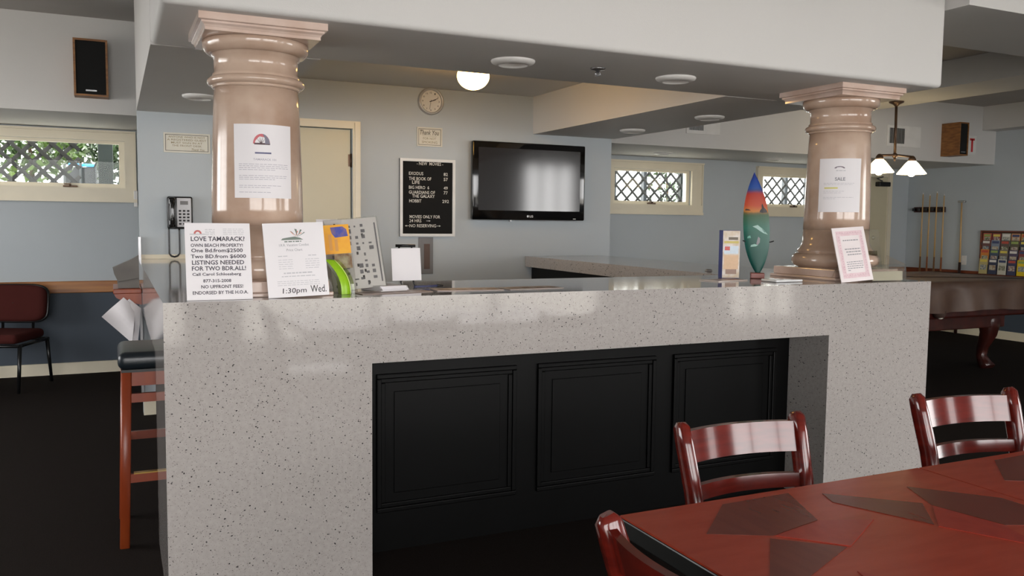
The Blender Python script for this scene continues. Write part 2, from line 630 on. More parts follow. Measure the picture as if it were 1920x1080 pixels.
# frames in the openings behind the camera
for i, a in enumerate(FRONT_OPEN):
    mb = MB()
    n = 3
    for k in range(n + 1):
        x = a[0] + (a[1] - a[0]) * k / n
        mb.box(max(a[0], x - 0.04), min(a[1], x + 0.04), Y0 - 0.12, Y0 - 0.03, 0, a[3])
    mb.box(a[0], a[1], Y0 - 0.12, Y0 - 0.03, a[3] - 0.07, a[3])
    mb.box(a[0], a[1], Y0 - 0.12, Y0 - 0.03, 0, 0.09)
    struct(mb, 'window_%d' % (i + 4), WHITE, 'glazed door frame behind the camera')
for i, (a, xa, xb) in enumerate([(a, X0 - 0.12, X0 - 0.03) for a in LEFT_OPEN] + [(a, X1 + 0.03, X1 + 0.12) for a in RIGHT_OPEN]):
    mb = MB()
    for k in range(3):
        y = a[0] + (a[1] - a[0]) * k / 2
        mb.box(xa, xb, max(a[0], y - 0.04), min(a[1], y + 0.04), a[2], a[3])
    mb.box(xa, xb, a[0], a[1], a[2], a[2] + 0.07).box(xa, xb, a[0], a[1], a[3] - 0.07, a[3])
    struct(mb, 'window_%d' % (i + 7), WHITE, 'side window frame outside the camera view')

# partition behind the counter, with its doorway
DX0, DX1, DZ = 0.72, 1.475, 2.02
mb = MB().box(0.015, DX0, 3.25, 3.38, 0, ZC).box(DX1, 3.712, 3.25, 3.38, 0, ZC).box(DX0, DX1, 3.25, 3.38, DZ, ZC)
struct(mb, 'wall_middle', PAINT, 'pale partition wall behind the counter')

# soffit over the counter: beams round a raised tray
SB = 2.06
fb = MB().bbox(0.012, 3.735, 0.068, 0.84, SB, ZC + 0.02, r=0.022, seg=4)
struct(fb, 'soffit_front', SOFFP, 'white front beam above the counter')
struct(MB().box(0.012, 0.71, 0.84, 3.25, SB, ZC), 'soffit_left', SOFFP, 'left beam of the counter soffit')
struct(MB().box(2.965, 3.735, 0.84, 3.25, SB, ZC), 'soffit_right', SOFFP, 'right beam of the counter soffit')
struct(MB().box(0.71, 2.965, 0.84, 3.25, 2.36, 2.44), 'ceiling_tray', SOFFP, 'raised ceiling panel above the counter')
# soffit along the window wall, beams of the main ceiling
WS = 3.93
struct(MB().box(X0, X1, WS, Y1, 2.10, ZC), 'soffit_back', SOFFP, 'boxed soffit above the high windows')
struct(MB().box(9.30, X1, -0.06, WS, 2.50, ZC), 'soffit_side', SOFFP, 'boxed soffit along the right wall')
struct(MB().box(3.735, 9.30, -0.06, 0.66, 2.45, ZC), 'beam_cross', SOFFP, 'ceiling beam running right from the counter soffit')
struct(MB().box(6.42, 7.10, 0.66, WS, 2.555, ZC), 'beam_long', SOFFP, 'ceiling beam carrying the pool table lamp')

# baseboards and rails
struct(MB().box(X0, 8.205, 5.132, 5.15, 0, 0.10).box(9.235, X1, 5.132, 5.15, 0, 0.10), 'baseboard_back', CREAM, 'cream baseboard under the window wall')
struct(MB().box(X1 - 0.018, X1, -3, 5.13, 0, 0.10), 'baseboard_right', CREAM, 'cream baseboard on the right wall')
struct(MB().bbox(X0, 8.205, 5.125, 5.151, 0.70, 0.80, 0.006).bbox(9.235, X1 - 0.03, 5.125, 5.151, 0.70, 0.80, 0.006), 'trim_1', OAK, 'oak chair rail on the window wall')
struct(MB().bbox(X1 - 0.026, X1 + 0.001, -0.9, 5.12, 0.68, 0.80, 0.006), 'trim_2', REDRAIL, 'red-brown chair rail on the right wall')
struct(MB().box(0.015, 0.66, 3.234, 3.251, 1.0705, 1.10), 'trim_3', CREAM, 'low cream strip where the counter meets the partition')
struct(MB().box(0.004, 0.02, 3.22, 3.38, 0.10, 1.22), 'trim_4', STEEL, 'thin metal corner strip at the end of the partition')
struct(MB().box(0.015, 0.7, 3.236, 3.25, 0, 0.10), 'baseboard_middle', CREAM, 'cream baseboard of the partition')


# ------------------------------------------------------------------ windows
def hi_window(n, ox0, ox1, oz0, oz1, cx0, cx1, cz0, cz1, label):
    w = thing('window_%d' % n, label, None, ((cx0 + cx1) / 2, 5.15, cz0), kind='structure')
    mb = MB()
    y0, y1 = 5.118, 5.15
    mb.box(cx0, cx1, y0, y1, oz1, cz1).box(cx0, cx1, y0 - 0.012, y1, cz0, oz0).box(cx0, ox0, y0, y1, oz0, oz1).box(ox1, cx1, y0, y1, oz0, oz1)
    mb.build('casing', CREAM, w)
    mb = MB()
    for (a, b, c, d) in ((cx0, cx1, cz1 - 0.018, cz1), (cx0, cx1, cz0, cz0 + 0.03)):
        mb.box(a, b, y0 - 0.024, y0, c, d)
    for (a, b) in ((cx0, cx0 + 0.018), (cx1 - 0.018, cx1)):
        mb.box(a, b, y0 - 0.010, y0, cz0 + 0.03, cz1 - 0.018)
    mb.build('casing_edge', CREAM, w)
    s = 0.045
    mb = MB()
    mb.box(ox0, ox1, 5.17, 5.215, oz0, oz0 + s * 0.9).box(ox0, ox1, 5.17, 5.215, oz1 - s * 0.6, oz1)
    mb.box(ox0, ox0 + s, 5.17, 5.215, oz0 + s * 0.9, oz1 - s * 0.6).box(ox1 - s, ox1, 5.17, 5.215, oz0 + s * 0.9, oz1 - s * 0.6)
    sash = mb.build('sash', CREAM, w)
    MB().box(ox0 + s, ox1 - s, 5.19, 5.194, oz0 + s * 0.9, oz1 - s * 0.6).build('pane', PANE, w)
    cx = ox0 + (ox1 - ox0) * (0.5 if n > 1 else 0.62)
    hm = MB().bbox(cx - 0.055, cx + 0.055, 5.148, 5.170, oz0 + 0.006, oz0 + 0.022, 0.004)
    hm.cyl((cx, 5.150, oz0 + 0.018), (cx, 5.138, oz0 + 0.034), 0.008).bbox(cx - 0.045, cx + 0.005, 5.126, 5.140, oz0 + 0.026, oz0 + 0.037, 0.003)
    hm.build('crank_handle', BRONZE, sash)
    return w


hi_window(1, *BACK_OPEN[0], -1.28, 0.045, 1.477, 2.088, 'cream framed high window with green lattice view at the left')
hi_window(2, *BACK_OPEN[1], 4.78, 6.12, 1.447, 2.05, 'cream framed high window right of the television wall')
hi_window(3, *BACK_OPEN[2], 6.93, 8.18, 1.447, 2.05, 'cream framed high window behind the small surfboard')


# doors
def door(n, x0, x1, z1, yf, cas, label, hinge_right=True):
    d = thing('door_%d' % n, label, None, ((x0 + x1) / 2, yf, 0), kind='structure')
    mb = MB()
    for (a, b, c, e) in ((x0 - cas, x0, 0, z1 + cas), (x1, x1 + cas, 0, z1 + cas), (x0, x1, z1, z1 + cas)):
        mb.box(a, b, yf - 0.018, yf + 0.001, c, e)
        mb.box(a + 0.012 if a != x0 else a, b - 0.012 if a != x0 else b, yf - 0.027, yf - 0.018, c, e - 0.012)
    mb.build('casing', CREAM, d)
    lf = MB().box(x0 + 0.004, x1 - 0.009, yf + 0.03, yf + 0.07, 0.01, z1 - 0.004).build('leaf', CREAM2, d)
    hx = x1 - 0.006 if hinge_right else x0 + 0.006
    for z in (0.25, 1.05, 1.79):
        hb = MB().cyl((hx, yf + 0.024, z - 0.05), (hx, yf + 0.024, z + 0.05), 0.008)
        hb.box(hx - 0.02, hx + 0.004, yf + 0.027, yf + 0.031, z - 0.045, z + 0.045)
        hb.build('hinge', BRONZE, d)
    kx = x0 + 0.07 if hinge_right else x1 - 0.07
    MB().cyl((kx, yf + 0.03, 1.0), (kx, yf - 0.01, 1.0), 0.012).sphere((kx, yf - 0.03, 1.0), 0.027, 16, 10).build('knob', BRASS, lf)
    return d, lf


door(1, DX0, DX1, DZ, 3.25, 0.055, 'cream flush door in the partition beside the marble column')
d2, lf2 = door(2, 8.30, 9.14, 1.985, 5.15, 0.09, 'cream door with black closer in the far right corner')
mb = MB().bbox(8.90, 9.10, 5.10, 5.18, 1.86, 1.92, 0.01).tube([(8.96, 5.12, 1.93), (8.80, 5.06, 1.955), (8.98, 5.13, 1.985)], 0.010)
mb.build('door_closer', BLACKPL, lf2)
for p in [o for o in bpy.data.objects if o.name.startswith('leaf') and o.parent == d2]:
    p.location.y += -0.055   # leaf stands in the frame of a solid wall
MB().box(9.128, 9.139, 5.133, 5.149, 0.01, 1.98).build('gap_shade_strip', BLACKPL, d2)  # solid black strip stands in for the shade in the gap beside the leaf

# ================================================================== COUNTER
CW, HC = 3.635, 1.07
ct = thing('bar_counter', 'long U-shaped reception counter of speckled pale quartz with black panelled front', 'counter', (1.8, 0.36, 0))
pts = [(0, 0), (CW, 0), (CW, 3.232), (2.90, 3.232), (2.90, 0.73), (0.73, 0.73), (0.73, 3.232), (0, 3.232)]


def poly_slab(pts, z0, z1):
    """concave polygon split into three boxes but outlined as one solid"""
    m = MB()
    n = len(pts)
    vs = [(x, y, z0) for x, y in pts] + [(x, y, z1) for x, y in pts]
    return m.add(vs, [tuple(range(n - 1, -1, -1)), tuple(range(n, 2 * n))] + [(i, (i + 1) % n, n + (i + 1) % n, n + i) for i in range(n)])


poly_slab(pts, 0.985, HC).build('countertop', QUARTZ, ct)
MB().box(0, CW, 0, 0.73, 0.825, 0.985).build('front_apron', QUARTZ, ct)
MB().box(0, 0.708, 0, 0.73, 0, 0.825).build('end_block', QUARTZ, ct)
MB().box(2.952, CW, 0, 0.73, 0, 0.825).build('end_block', QUARTZ, ct)
MB().box(0, 0.06, 0.73, 3.232, 0.80, 0.985).build('side_apron', QUARTZ, ct)
MB().box(0.34, 0.70, 0.73, 3.232, 0, 0.985).build('inner_cabinet', GREYPAN, ct)
MB().box(2.96, CW - 0.03, 0.73, 3.232, 0, 0.985).build('inner_cabinet', BLACKWOOD, ct)
wp = MB().box(0.708, 2.952, 0.262, 0.30, 0, 0.825).build('wood_panelling', BLACKWOOD, ct)
for (a, b) in ((0.797, 1.418), (1.52, 2.138), (2.238, 2.86)):
    z0, z1 = 0.165, 0.735
    m = MB()
    for (t, d0) in ((0.0, 0.016), (0.018, 0.009)):
        a2, b2, c2, e2, w = a + t, b - t, z0 + t, z1 - t, 0.020
        yy = 0.262 - d0
        m.bbox(a2, b2, yy, 0.264, e2 - w, e2, 0.004).bbox(a2, b2, yy, 0.264, c2, c2 + w, 0.004)
        m.bbox(a2, a2 + w, yy, 0.264, c2 + w, e2 - w, 0.004).bbox(b2 - w, b2, yy, 0.264, c2 + w, e2 - w, 0.004)
    m.build('panel_moulding', BLACKWOOD, wp)
    MB().bbox(a + 0.075, b - 0.075, 0.256, 0.264, z0 + 0.075, z1 - 0.075, 0.003).build('raised_panel', BLACKWOOD, wp)


# columns
def column(cx, cy, label):
    c = thing('marble_column', label, 'column', (cx, cy, HC), group='marble columns on the counter')
    m = MB().bbox(cx - 0.235, cx + 0.235, cy - 0.235, cy + 0.235, HC, HC + 0.014, 0.004).bbox(cx - 0.222, cx + 0.222, cy - 0.222, cy + 0.222, HC + 0.0141, HC + 0.055, 0.004)
    m.build('plinth', MARBLE2, c)
    prof = [(0.19, 0)]
    for k in range(9):
        a = -PI / 2 + PI * k / 8
        prof.append((0.188 + 0.036 * math.cos(a), 0.040 + 0.038 * math.sin(a)))
    prof += [(0.196, 0.080), (0.196, 0.092), (0.180, 0.108), (0.171, 0.135), (0.168, 0.2)]
    MB().lathe(prof, (cx, cy, HC + 0.0552), 48).build('base', MARBLE, c)
    z0 = HC + 0.2552
    prof = [(0.168 - 0.014 * (k / 8) ** 1.5, (1.830 - z0) * k / 8) for k in range(9)]
    sh = MB().lathe(prof, (cx, cy, z0), 48).build('shaft', MARBLE, c)
    # neck ring, neck, ovolo
    prof = [(0.154, 0), (0.160, 0.004), (0.160, 0.010)]
    for k in range(9):
        a = -PI / 2 + PI * k / 8
        prof.append((0.160 + 0.018 * math.cos(a), 0.026 + 0.016 * math.sin(a)))
    prof += [(0.160, 0.044), (0.160, 0.052), (0.153, 0.058), (0.152, 0.115), (0.160, 0.118), (0.160, 0.126)]
    for k in range(7):
        a = PI / 2 * k / 6
        prof.append((0.163 + 0.030 * math.sin(a), 0.160 - 0.034 * math.cos(a)))
    prof += [(0.193, 0.172)]
    MB().lathe(prof, (cx, cy, 1.8302), 48).build('capital', MARBLE, c)
    m = MB()
    prof = [(0.200, 2.0025), (0.200, 2.012), (0.204, 2.020), (0.212, 2.026), (0.212, 2.032), (0.222, 2.035), (0.222, 2.0598)]
    vs, fs = [], []
    for h, z in prof:
        vs += [(cx - h, cy - h, z + 0.0), (cx + h, cy - h, z), (cx + h, cy + h, z), (cx - h, cy + h, z)]
    for i in range(len(prof) - 1):
        for k in range(4):
            fs.append((i * 4 + k, i * 4 + (k + 1) % 4, i * 4 + 4 + (k + 1) % 4, i * 4 + 4 + k))
    n = len(prof) - 1
    fs += [(3, 2, 1, 0), (n * 4, n * 4 + 1, n * 4 + 2, n * 4 + 3)]
    m.add(vs, fs).build('abacus', MARBLE2, c)
    return c


column(0.36, 0.35, 'marble column on the counter behind the two white board signs')
column(3.37, 0.39, 'marble column at the right end of the counter beside the surfboard')


# ------------------------------------------------------------------ soffit fittings
def downlight(x, y, z, r, label, group):
    t = thing('recessed_downlight', label, 'downlight', (x, y, z), group=group)
    prof = [(r, 0.0), (r, -0.005), (r * 0.96, -0.011), (r * 0.68, -0.022), (r * 0.64, -0.020), (r * 0.60, -0.0015)]
    MB().lathe(prof, (x, y, z), 32, caps=False).build('trim_ring', WHITE, t)
    MB().lathe([(r * 0.60, -0.0006), (r * 0.58, -0.002), (0.002, -0.003)], (x, y, z), 32).build('lens', LAMPOFF, t)
    return t


G = 'unlit downlights in the counter soffit'
downlight(0.326, 2.30, SB, 0.095, 'unlit white downlight in the soffit left of the left column', G)
downlight(1.477, 0.453, SB, 0.098, 'unlit white downlight in the front beam near the glowing globe', G)
downlight(2.365, 0.474, SB, 0.098, 'unlit white downlight in the front beam right of the sprinkler', G)
downlight(3.467, 1.62, SB, 0.098, 'unlit white downlight in the right beam nearer the right column', G)
downlight(3.479, 2.57, SB, 0.098, 'unlit white downlight in the right beam nearer the television', G)
G2 = 'downlights under the window soffit'
downlight(5.20, 4.62, 2.10, 0.10, 'unlit downlight in the soffit over the window beside the television wall', G2)
downlight(6.70, 4.60, 2.10, 0.10, 'unlit downlight in the soffit just left of the right column', G2)
sp = thing('fire_sprinkler', 'small chrome fire sprinkler head under the front beam', 'sprinkler', (1.899, 0.432, SB))
MB().lathe([(0.036, 0), (0.034, -0.006), (0.016, -0.010), (0.009, -0.012), (0.009, -0.022)], (1.899, 0.432, SB), 20).build('escutcheon', STEEL, sp)
m = MB().tube([(1.891, 0.432, SB - 0.020), (1.885, 0.432, SB - 0.026), (1.899, 0.432, SB - 0.032)], 0.003, 6)
m.tube([(1.907, 0.432, SB - 0.020), (1.913, 0.432, SB - 0.026), (1.899, 0.432, SB - 0.032)], 0.003, 6)
m.lathe([(0.016, 0), (0.016, -0.002)], (1.899, 0.432, SB - 0.032), 12)
m.build('deflector', STEEL, sp)

gl = thing('globe_lamp', 'glowing frosted globe lamp on the raised ceiling behind the front beam', 'lamp', (1.935, 2.03, 2.36))
MB().lathe([(0.075, 0), (0.075, -0.012), (0.05, -0.02)], (1.935, 2.03, 2.36), 24).build('ceiling_base', WHITE, gl)
MB().sphere((1.935, 2.03, 2.262), 0.102, 32, 18, (1, 1, 0.84)).build('globe', GLOBE, gl)


def speaker(x0, x1, y0, y1, z0, z1, label):
    s = thing('wall_speaker', label, 'speaker', ((x0 + x1) / 2, y1, z0), group='wooden wall speakers')
    m = MB()
    t = 0.014
    m.box(x0, x0 + t, y0, y1, z0, z1).box(x1 - t, x1, y0, y1, z0, z1).box(x0 + t, x1 - t, y0, y1, z0, z0 + t).box(x0 + t, x1 - t, y0, y1, z1 - t, z1)
    m.box(x0 + t, x1 - t, y1 - 0.02, y1, z0 + t, z1 - t)
    m.build('cabinet', SPKWOOD, s)
    MB().bbox(x0 + t, x1 - t, y0 + 0.006, y0 + 0.03, z0 + t, z1 - t, 0.004).build('grille', GRILLE, s)
    MB().box((x0 + x1) / 2 - 0.035, (x0 + x1) / 2 + 0.035, y0 + 0.003, y0 + 0.0061, z0 + 0.035, z0 + 0.045).build('nameplate', STEEL, s)
    return s


speaker(-0.375, -0.155, WS - 0.13, WS, 2.205, 2.605, 'wooden box speaker high on the left soffit above the window')
speaker(8.60, 8.75, WS - 0.24, WS, 2.16, 2.535, 'wooden box speaker high in the right corner beyond the pendant lamp')
speaker(4.28, 4.52, WS - 0.24, WS, 2.215, 2.58, 'wooden box speaker half hidden behind the right beam')


def vent(x0, x1, z0, z1, label):
    v = thing('air_vent', label, 'vent', ((x0 + x1) / 2, WS, z0), group='white wall vents')
    MB().bbox(x0, x1, WS - 0.012, WS, z0, z1, 0.004).build('plate', WHITE, v)
    m = (x0 + x1) / 2 + 0.0
    MB().box(x0 + 0.03, m, WS - 0.0135, WS - 0.0121, z0 + 0.035, z1 - 0.035).build('opening', BLACKPL, v)
    n = 11
    for k in range(n):
        x = x0 + 0.035 + (m - x0 - 0.04) * k / (n - 1)
        b = MB().box(x - 0.004, x + 0.002, WS - 0.018, WS - 0.0136, z0 + 0.035, z1 - 0.035)
        b.build('louver', SILVER, v)


vent(4.98, 5.39, 2.235, 2.48, 'white air vent on the soffit left of the right column')
vent(7.72, 8.25, 2.24, 2.48, 'white air vent on the soffit behind the pendant lamp rod')

# red and white notice beside the speaker
es = thing('safety_sign', 'small white sign with red upright mark beside the right corner speaker', 'sign', (9.10, WS, 2.20))
F = Face((9.01, WS - 0.004, 2.205), (1, 0, 0), (0, 0, 1), 0.19, 0.22)
F.slab(MB(), 0.004).build('plate', WHITE, es)
m = MB()
F.rect(m, 0.10, 0.135, 0.03, 0.18)
F.rect(m, 0.075, 0.16, 0.165, 0.19)
flatprint(m, 'red_mark', mat('sign_red', (206, 44, 48), 0.5), es)

# ------------------------------------------------------------------ items on the partition
PY = 3.249
# television
tv = thing('television', 'flat black television showing window reflections on the partition', 'television', (2.91, PY, 1.36))
tx0, tx1, tz0, tz1, ty = 2.402, 3.412, 1.362, 1.978, 3.165
MB().bbox(tx0, tx1, ty, ty + 0.05, tz0, tz1, 0.012, 3).build('bezel', GLOSSBLK, tv)
MB().box(tx0 + 0.05, tx1 - 0.05, ty - 0.002, ty + 0.001, tz0 + 0.075, tz1 - 0.05).build('screen', SCREEN, tv)
MB().box(tx0 + 0.25, tx1 - 0.25, ty + 0.05, PY, tz0 + 0.15, tz1 - 0.15).build('wall_mount', BLACKPL, tv)
F = Face((tx0, ty - 0.0006, tz0), (1, 0, 0), (0, 0, 1), tx1 - tx0, tz1 - tz0)
m = MB()
F.text(m, 'LG', 0.500, 0.022, 0.030, 0.018, 0.02)
F.poly(m, [(0.484 + 0.009 * math.cos(a * PI / 8), 0.031 + 0.009 * math.sin(a * PI / 8)) for a in range(16)])
flatprint(m, 'logo', SILVER, tv)
m = MB()
F.rect(m, 0.90, 0.925, 0.012, 0.017)
flatprint(m, 'indicator', LETTER, tv)
MB().box(tx0 + 0.33, tx0 + 0.345, ty + 0.01, ty + 0.03, tz0 - 0.012, tz0 + 0.001).build('sensor', STEEL, tv)

# clock
ck = thing('wall_clock', 'round silver rimmed wall clock above the ivory plaque', 'clock', (2.082, PY, 2.16))
cz = 2.262
My = Matrix.Translation((2.082, PY, cz)) @ Matrix.Rotation(PI / 2, 4, 'X')
MB().lathe([(0.103, 0.0), (0.103, 0.022), (0.098, 0.030), (0.088, 0.032), (0.083, 0.024), (0.083, 0.012)], (0, 0, 0), 40, My, caps=False).build('rim', SILVER, ck)
MB().lathe([(0.084, 0.0), (0.084, 0.012)], (0, 0, 0), 40, My).build('face', CLOCKF, ck)
F = Face((2.082, PY - 0.0122, cz), (1, 0, 0), (0, 0, 1), 0, 0)
m = MB()
for k in range(1, 13):
    a = PI / 2 - k * PI / 6
    F.text(m, str(k), 0.066 * math.cos(a), 0.066 * math.sin(a) - 0.0065, 0.009 if k < 10 else 0.014, 0.013, 0.01, 'C')
flatprint(m, 'numerals', PRINTB, ck)
for nm, ang, ln, wd in (('hour_hand', 70, 0.040, 0.006), ('minute_hand', 66, 0.060, 0.004), ('second_hand', 190, 0.062, 0.002)):
    a = math.radians(90 - ang)
    d, q = Vector((math.cos(a), math.sin(a))), Vector((-math.sin(a), math.cos(a)))
    p = [d * -0.012 + q * wd / 2, d * -0.012 - q * wd / 2, d * ln - q * wd / 2, d * ln + q * wd / 2]
    MB().prism([F.p(t.x, t.y, 0.002) for t in p], F.N * 0.0015).build(nm, BLACKPL, ck)

# plaques


def plaque(name, x0, x1, z0, z1, label):
    p = thing(name, label, 'sign', ((x0 + x1) / 2, PY, z0))
    F = Face((x0, PY - 0.010, z0), (1, 0, 0), (0, 0, 1), x1 - x0, z1 - z0)
    F.slab(MB(), 0.010).build('plate', IVORY, p)
    w, h = F.w, F.h
    m = MB()
    e = 0.011
    for (a, b, c, d) in ((0, w, 0, e * 0.8), (0, w, h - e * 0.8, h), (0, e * 0.8, e * 0.8, h - e * 0.8), (w - e * 0.8, w, e * 0.8, h - e * 0.8)):
        F.slab(m, 0.006, a, b, c, d, 0.006)
    m.build('frame', IVORY, p)
    m = MB()
    t = 0.0035
    for (a, b, c, d) in ((e, w - e, e, e + t), (e, w - e, h - e - t, h - e), (e, e + t, e, h - e), (w - e - t, w - e, e, h - e)):
        F.rect(m, a, b, c, d)
    flatprint(m, 'border_line', mat('plaque_line', (96, 92, 80), 0.5), p)
    return p, F


p, F = plaque('notice_plaque', 0.175, 0.472, 1.793, 1.926, 'ivory framed notice plaque between the window wall and left column')
m = MB()
for i, (s, w) in enumerate((('ANYONE WHO IS NOT', 0.235), ('A REGISTERED GUEST', 0.25), ('MUST SIGN IN AT', 0.20), ('THE FRONT DESK', 0.19))):
    F.text(m, s, 0.148, 0.100 - i * 0.0195, w, 0.0125, 0.004, 'C')
F.text(m, 'Thank You', 0.262, 0.016, 0.085, 0.016, 0.006, 'R', shear=0.3)
flatprint(m, 'lettering', GOLD, p)
p, F = plaque('thank_you_plaque', 1.972, 2.175, 1.918, 2.063, 'ivory thank you plaque between the clock and black letter board')
m = MB()
F.text(m, 'Thank You', 0.101, 0.088, 0.155, 0.036, 0.012, 'C', shear=0.3)
flatprint(m, 'script_lettering', mat('plaque_script', (86, 80, 64), 0.5), p)
m = MB()
F.text(m, 'FOR NOT', 0.101, 0.052, 0.105, 0.018, 0.0, 'C')
F.text(m, 'SMOKING', 0.101, 0.024, 0.125, 0.018, 0.0, 'C')
F.rect(m, 0.04, 0.16, 0.079, 0.0805)
flatprint(m, 'lettering', GOLD, p)

# movie letter board
b = thing('letter_board', 'black felt letter board of new movies in a white frame', 'letter board', (2.058, PY, 1.228))
F = Face((1.834, PY - 0.014, 1.228), (1, 0, 0), (0, 0, 1), 0.448, 0.594)
F.slab(MB(), 0.014).build('felt', FELT, b)
m = MB()
w, h, e = F.w, F.h, 0.021
for (a, c, d, g) in ((0, w, 0, e), (0, w, h - e, h), (0, e, e, h - e), (w - e, w, e, h - e)):
    F.slab(m, 0.022, a, c, d, g, 0.010)
m.build('frame', ALU, b)
m = MB()
for st, u, v, wd, al in (('- NEW  MOVIES -', 0.242, 0.045, 0.215, 'C'), ('EXODUS', 0.072, 0.122, 0.115, 'L'), ('82', 0.388, 0.122, 0.034, 'R'),
                         ('THE BOOK OF', 0.072, 0.161, 0.180, 'L'), ('57', 0.388, 0.161, 0.034, 'R'), ('LIFE', 0.098, 0.189, 0.060, 'L'),
                         ('BIG HERO  6', 0.072, 0.228, 0.163, 'L'), ('49', 0.388, 0.228, 0.034, 'R'), ('GUARDIANS OF', 0.072, 0.265, 0.211, 'L'),
                         ('77', 0.388, 0.265, 0.034, 'R'), ('THE GALAXY', 0.098, 0.294, 0.183, 'L'), ('HOBBIT', 0.075, 0.331, 0.098, 'L'),
                         ('292', 0.398, 0.331, 0.055, 'R'), ('MOVIES ONLY FOR', 0.078, 0.452, 0.248, 'L'), ('24 HRS', 0.076, 0.483, 0.097, 'L'),
                         ('NO RESERVING', 0.078, 0.521, 0.215, 'L')):
    F.text(m, st, u, h - v - 0.003, wd, 0.0245, 0.008, al, n=0.0015)


def arrow(F, m, u0, u1, v):
    s = 1 if u1 > u0 else -1
    F.poly(m, [(u0, v - 0.0015), (u1 - s * 0.012, v - 0.0015), (u1 - s * 0.012, v + 0.0015), (u0, v + 0.0015)], 0.0015)
    F.poly(m, [(u1 - s * 0.014, v - 0.006), (u1, v), (u1 - s * 0.014, v + 0.006)], 0.0015)


arrow(F, m, 0.213, 0.248, h - 0.474)
arrow(F, m, 0.297, 0.332, h - 0.513)
arrow(F, m, 0.074, 0.040, h - 0.513)
flatprint(m, 'letters', LETTER, b)

# blank cover plate with slot
p = thing('wall_plate', 'tall grey wall plate with brown slot under the letter board', 'wall plate', (2.047, PY, 0.934))
MB().bbox(1.988, 2.108, PY - 0.006, PY, 0.936, 1.222, 0.003).build('plate', GREYPAN, p)
MB().bbox(2.032, 2.080, PY - 0.010, PY - 0.0061, 0.975, 1.170, 0.002).build('slot', mat('brown_slot', (92, 70, 58), 0.5), p)

# wall telephone with hanging cord
ph = thing('wall_telephone', 'black wall telephone with white keypad and hanging cord', 'telephone', (0.27, PY, 1.28))
MB().bbox(0.188, 0.350, PY - 0.045, PY, 1.275, 1.495, 0.012, 3).build('body', BLACKPL, ph)
kp = MB().bbox(0.248, 0.340, PY - 0.052, PY - 0.0445, 1.288, 1.485, 0.004).build('keypad', mat('phone_white', (206, 206, 210), 0.4), ph)
for r in range(5):
    for c in range(3):
        x, z = 0.268 + c * 0.026, 1.310 + r * 0.022
        MB().bbox(x - 0.008, x + 0.008, PY - 0.057, PY - 0.0515, z - 0.006, z + 0.006, 0.002).build('key', PRINTB, kp)
MB().bbox(0.27, 0.32, PY - 0.054, PY - 0.0515, 1.44, 1.465, 0.001).build('display', GREYPAN, kp)
m = MB().bbox(0.194, 0.240, PY - 0.085, PY - 0.045, 1.425, 1.490, 0.014, 3).bbox(0.194, 0.240, PY - 0.085, PY - 0.045, 1.282, 1.345, 0.014, 3)
m.bbox(0.200, 0.234, PY - 0.092, PY - 0.060, 1.30, 1.47, 0.012, 3)
m.build('handset', GLOSSBLK, ph)
cp = []
for k in range(25):
    a = k / 24
    if a < 0.4:
        cp.append((0.195, PY - 0.05, 1.285 - (a / 0.4) * 0.17))
    elif a < 0.6:
        t = (a - 0.4) / 0.2 * PI
        cp.append((0.228 - 0.033 * math.cos(t), PY - 0.05, 1.115 - 0.03 * math.sin(t)))
    else:
        cp.append((0.261, PY - 0.05, 1.115 + (a - 0.6) / 0.4 * 0.165))
MB().tube(cp, 0.006, 8).build('cord', BLACKPL, ph)

# ================================================================== THINGS ON THE COUNTER
rnd = random.Random(3)
TOP = HC + 0.0008


def leaning(x, y, rz, lean, w, h, roll=0.0, z=TOP):
    """face of a board standing at (x, y) lower left, turned rz about up, leaning back by lean"""
    U = Vector((math.cos(rz), math.sin(rz), 0))
    B = Vector((-math.sin(rz), math.cos(rz), 0))
    V = Vector((0, 0, 1)) * math.cos(lean) + B * math.sin(lean)
    U2 = U * math.cos(roll) + V * math.sin(roll)
    V2 = V * math.cos(roll) - U * math.sin(roll)
    return Face((x, y, z), U2, V2, w, h)


def easel_back(F, par, material, drop=0.2):
    """strut behind a leaning board"""
    top = F.p(F.w / 2, F.h * 0.62, -0.004)
    n = F.N.copy()
    n.z = 0
    foot = top - n.normalized() * 0.10
    foot.z = TOP + 0.002
    return MB().tube([top, foot], 1.0, flat=(0.03, 0.002), up=F.U).build('back_strut', material, par)


# sign 1: LOVE TAMARACK?
F = leaning(0.0785, 0.048, 0.0, math.radians(13), 0.216, 0.270)
s1 = thing('tabletop_sign', 'white board sign advertising beach property, at the left end of the counter', 'sign', (0.187, 0.05, HC), group='signs on the counter')
F.slab(MB(), 0.005).build('board', PAPER, s1)
m = MB()
rows = (('LOVE TAMARACK?', 0.108, 0.178, 0.0165), ('OWN BEACH PROPERTY!', 0.104, 0.172, 0.012), ('One Bd.from$2500', 0.104, 0.170, 0.0155),
        ('Two BD.from $6000', 0.108, 0.182, 0.0155), ('LISTINGS NEEDED', 0.106, 0.172, 0.0155), ('FOR TWO BDR.ALL!', 0.108, 0.178, 0.0155),
        ('Call Carol Schlossberg', 0.100, 0.160, 0.0135), ('877-315-2008', 0.100, 0.092, 0.0115), ('NO UPFRONT FEES!', 0.116, 0.138, 0.012),
        ('ENDORSED BY THE H.O.A.', 0.110, 0.182, 0.012))
for i, (st, u, wd, hh) in enumerate(rows):
    F.text(m, st, u, 0.206 - i * 0.0207, wd, hh, 0.020, 'C')
flatprint(m, 'lettering', mat('grey_black_print', (70, 66, 76), 0.6), s1)
m = MB()
F.poly(m, [(0.042 + r * math.cos(a), 0.232 + r * math.sin(a)) for r, a in [(0.013, PI * k / 10) for k in range(11)] + [(0.007, PI * (10 - k) / 10) for k in range(11)]])
flatprint(m, 'logo_arch', PRINTR, s1)
m = MB()
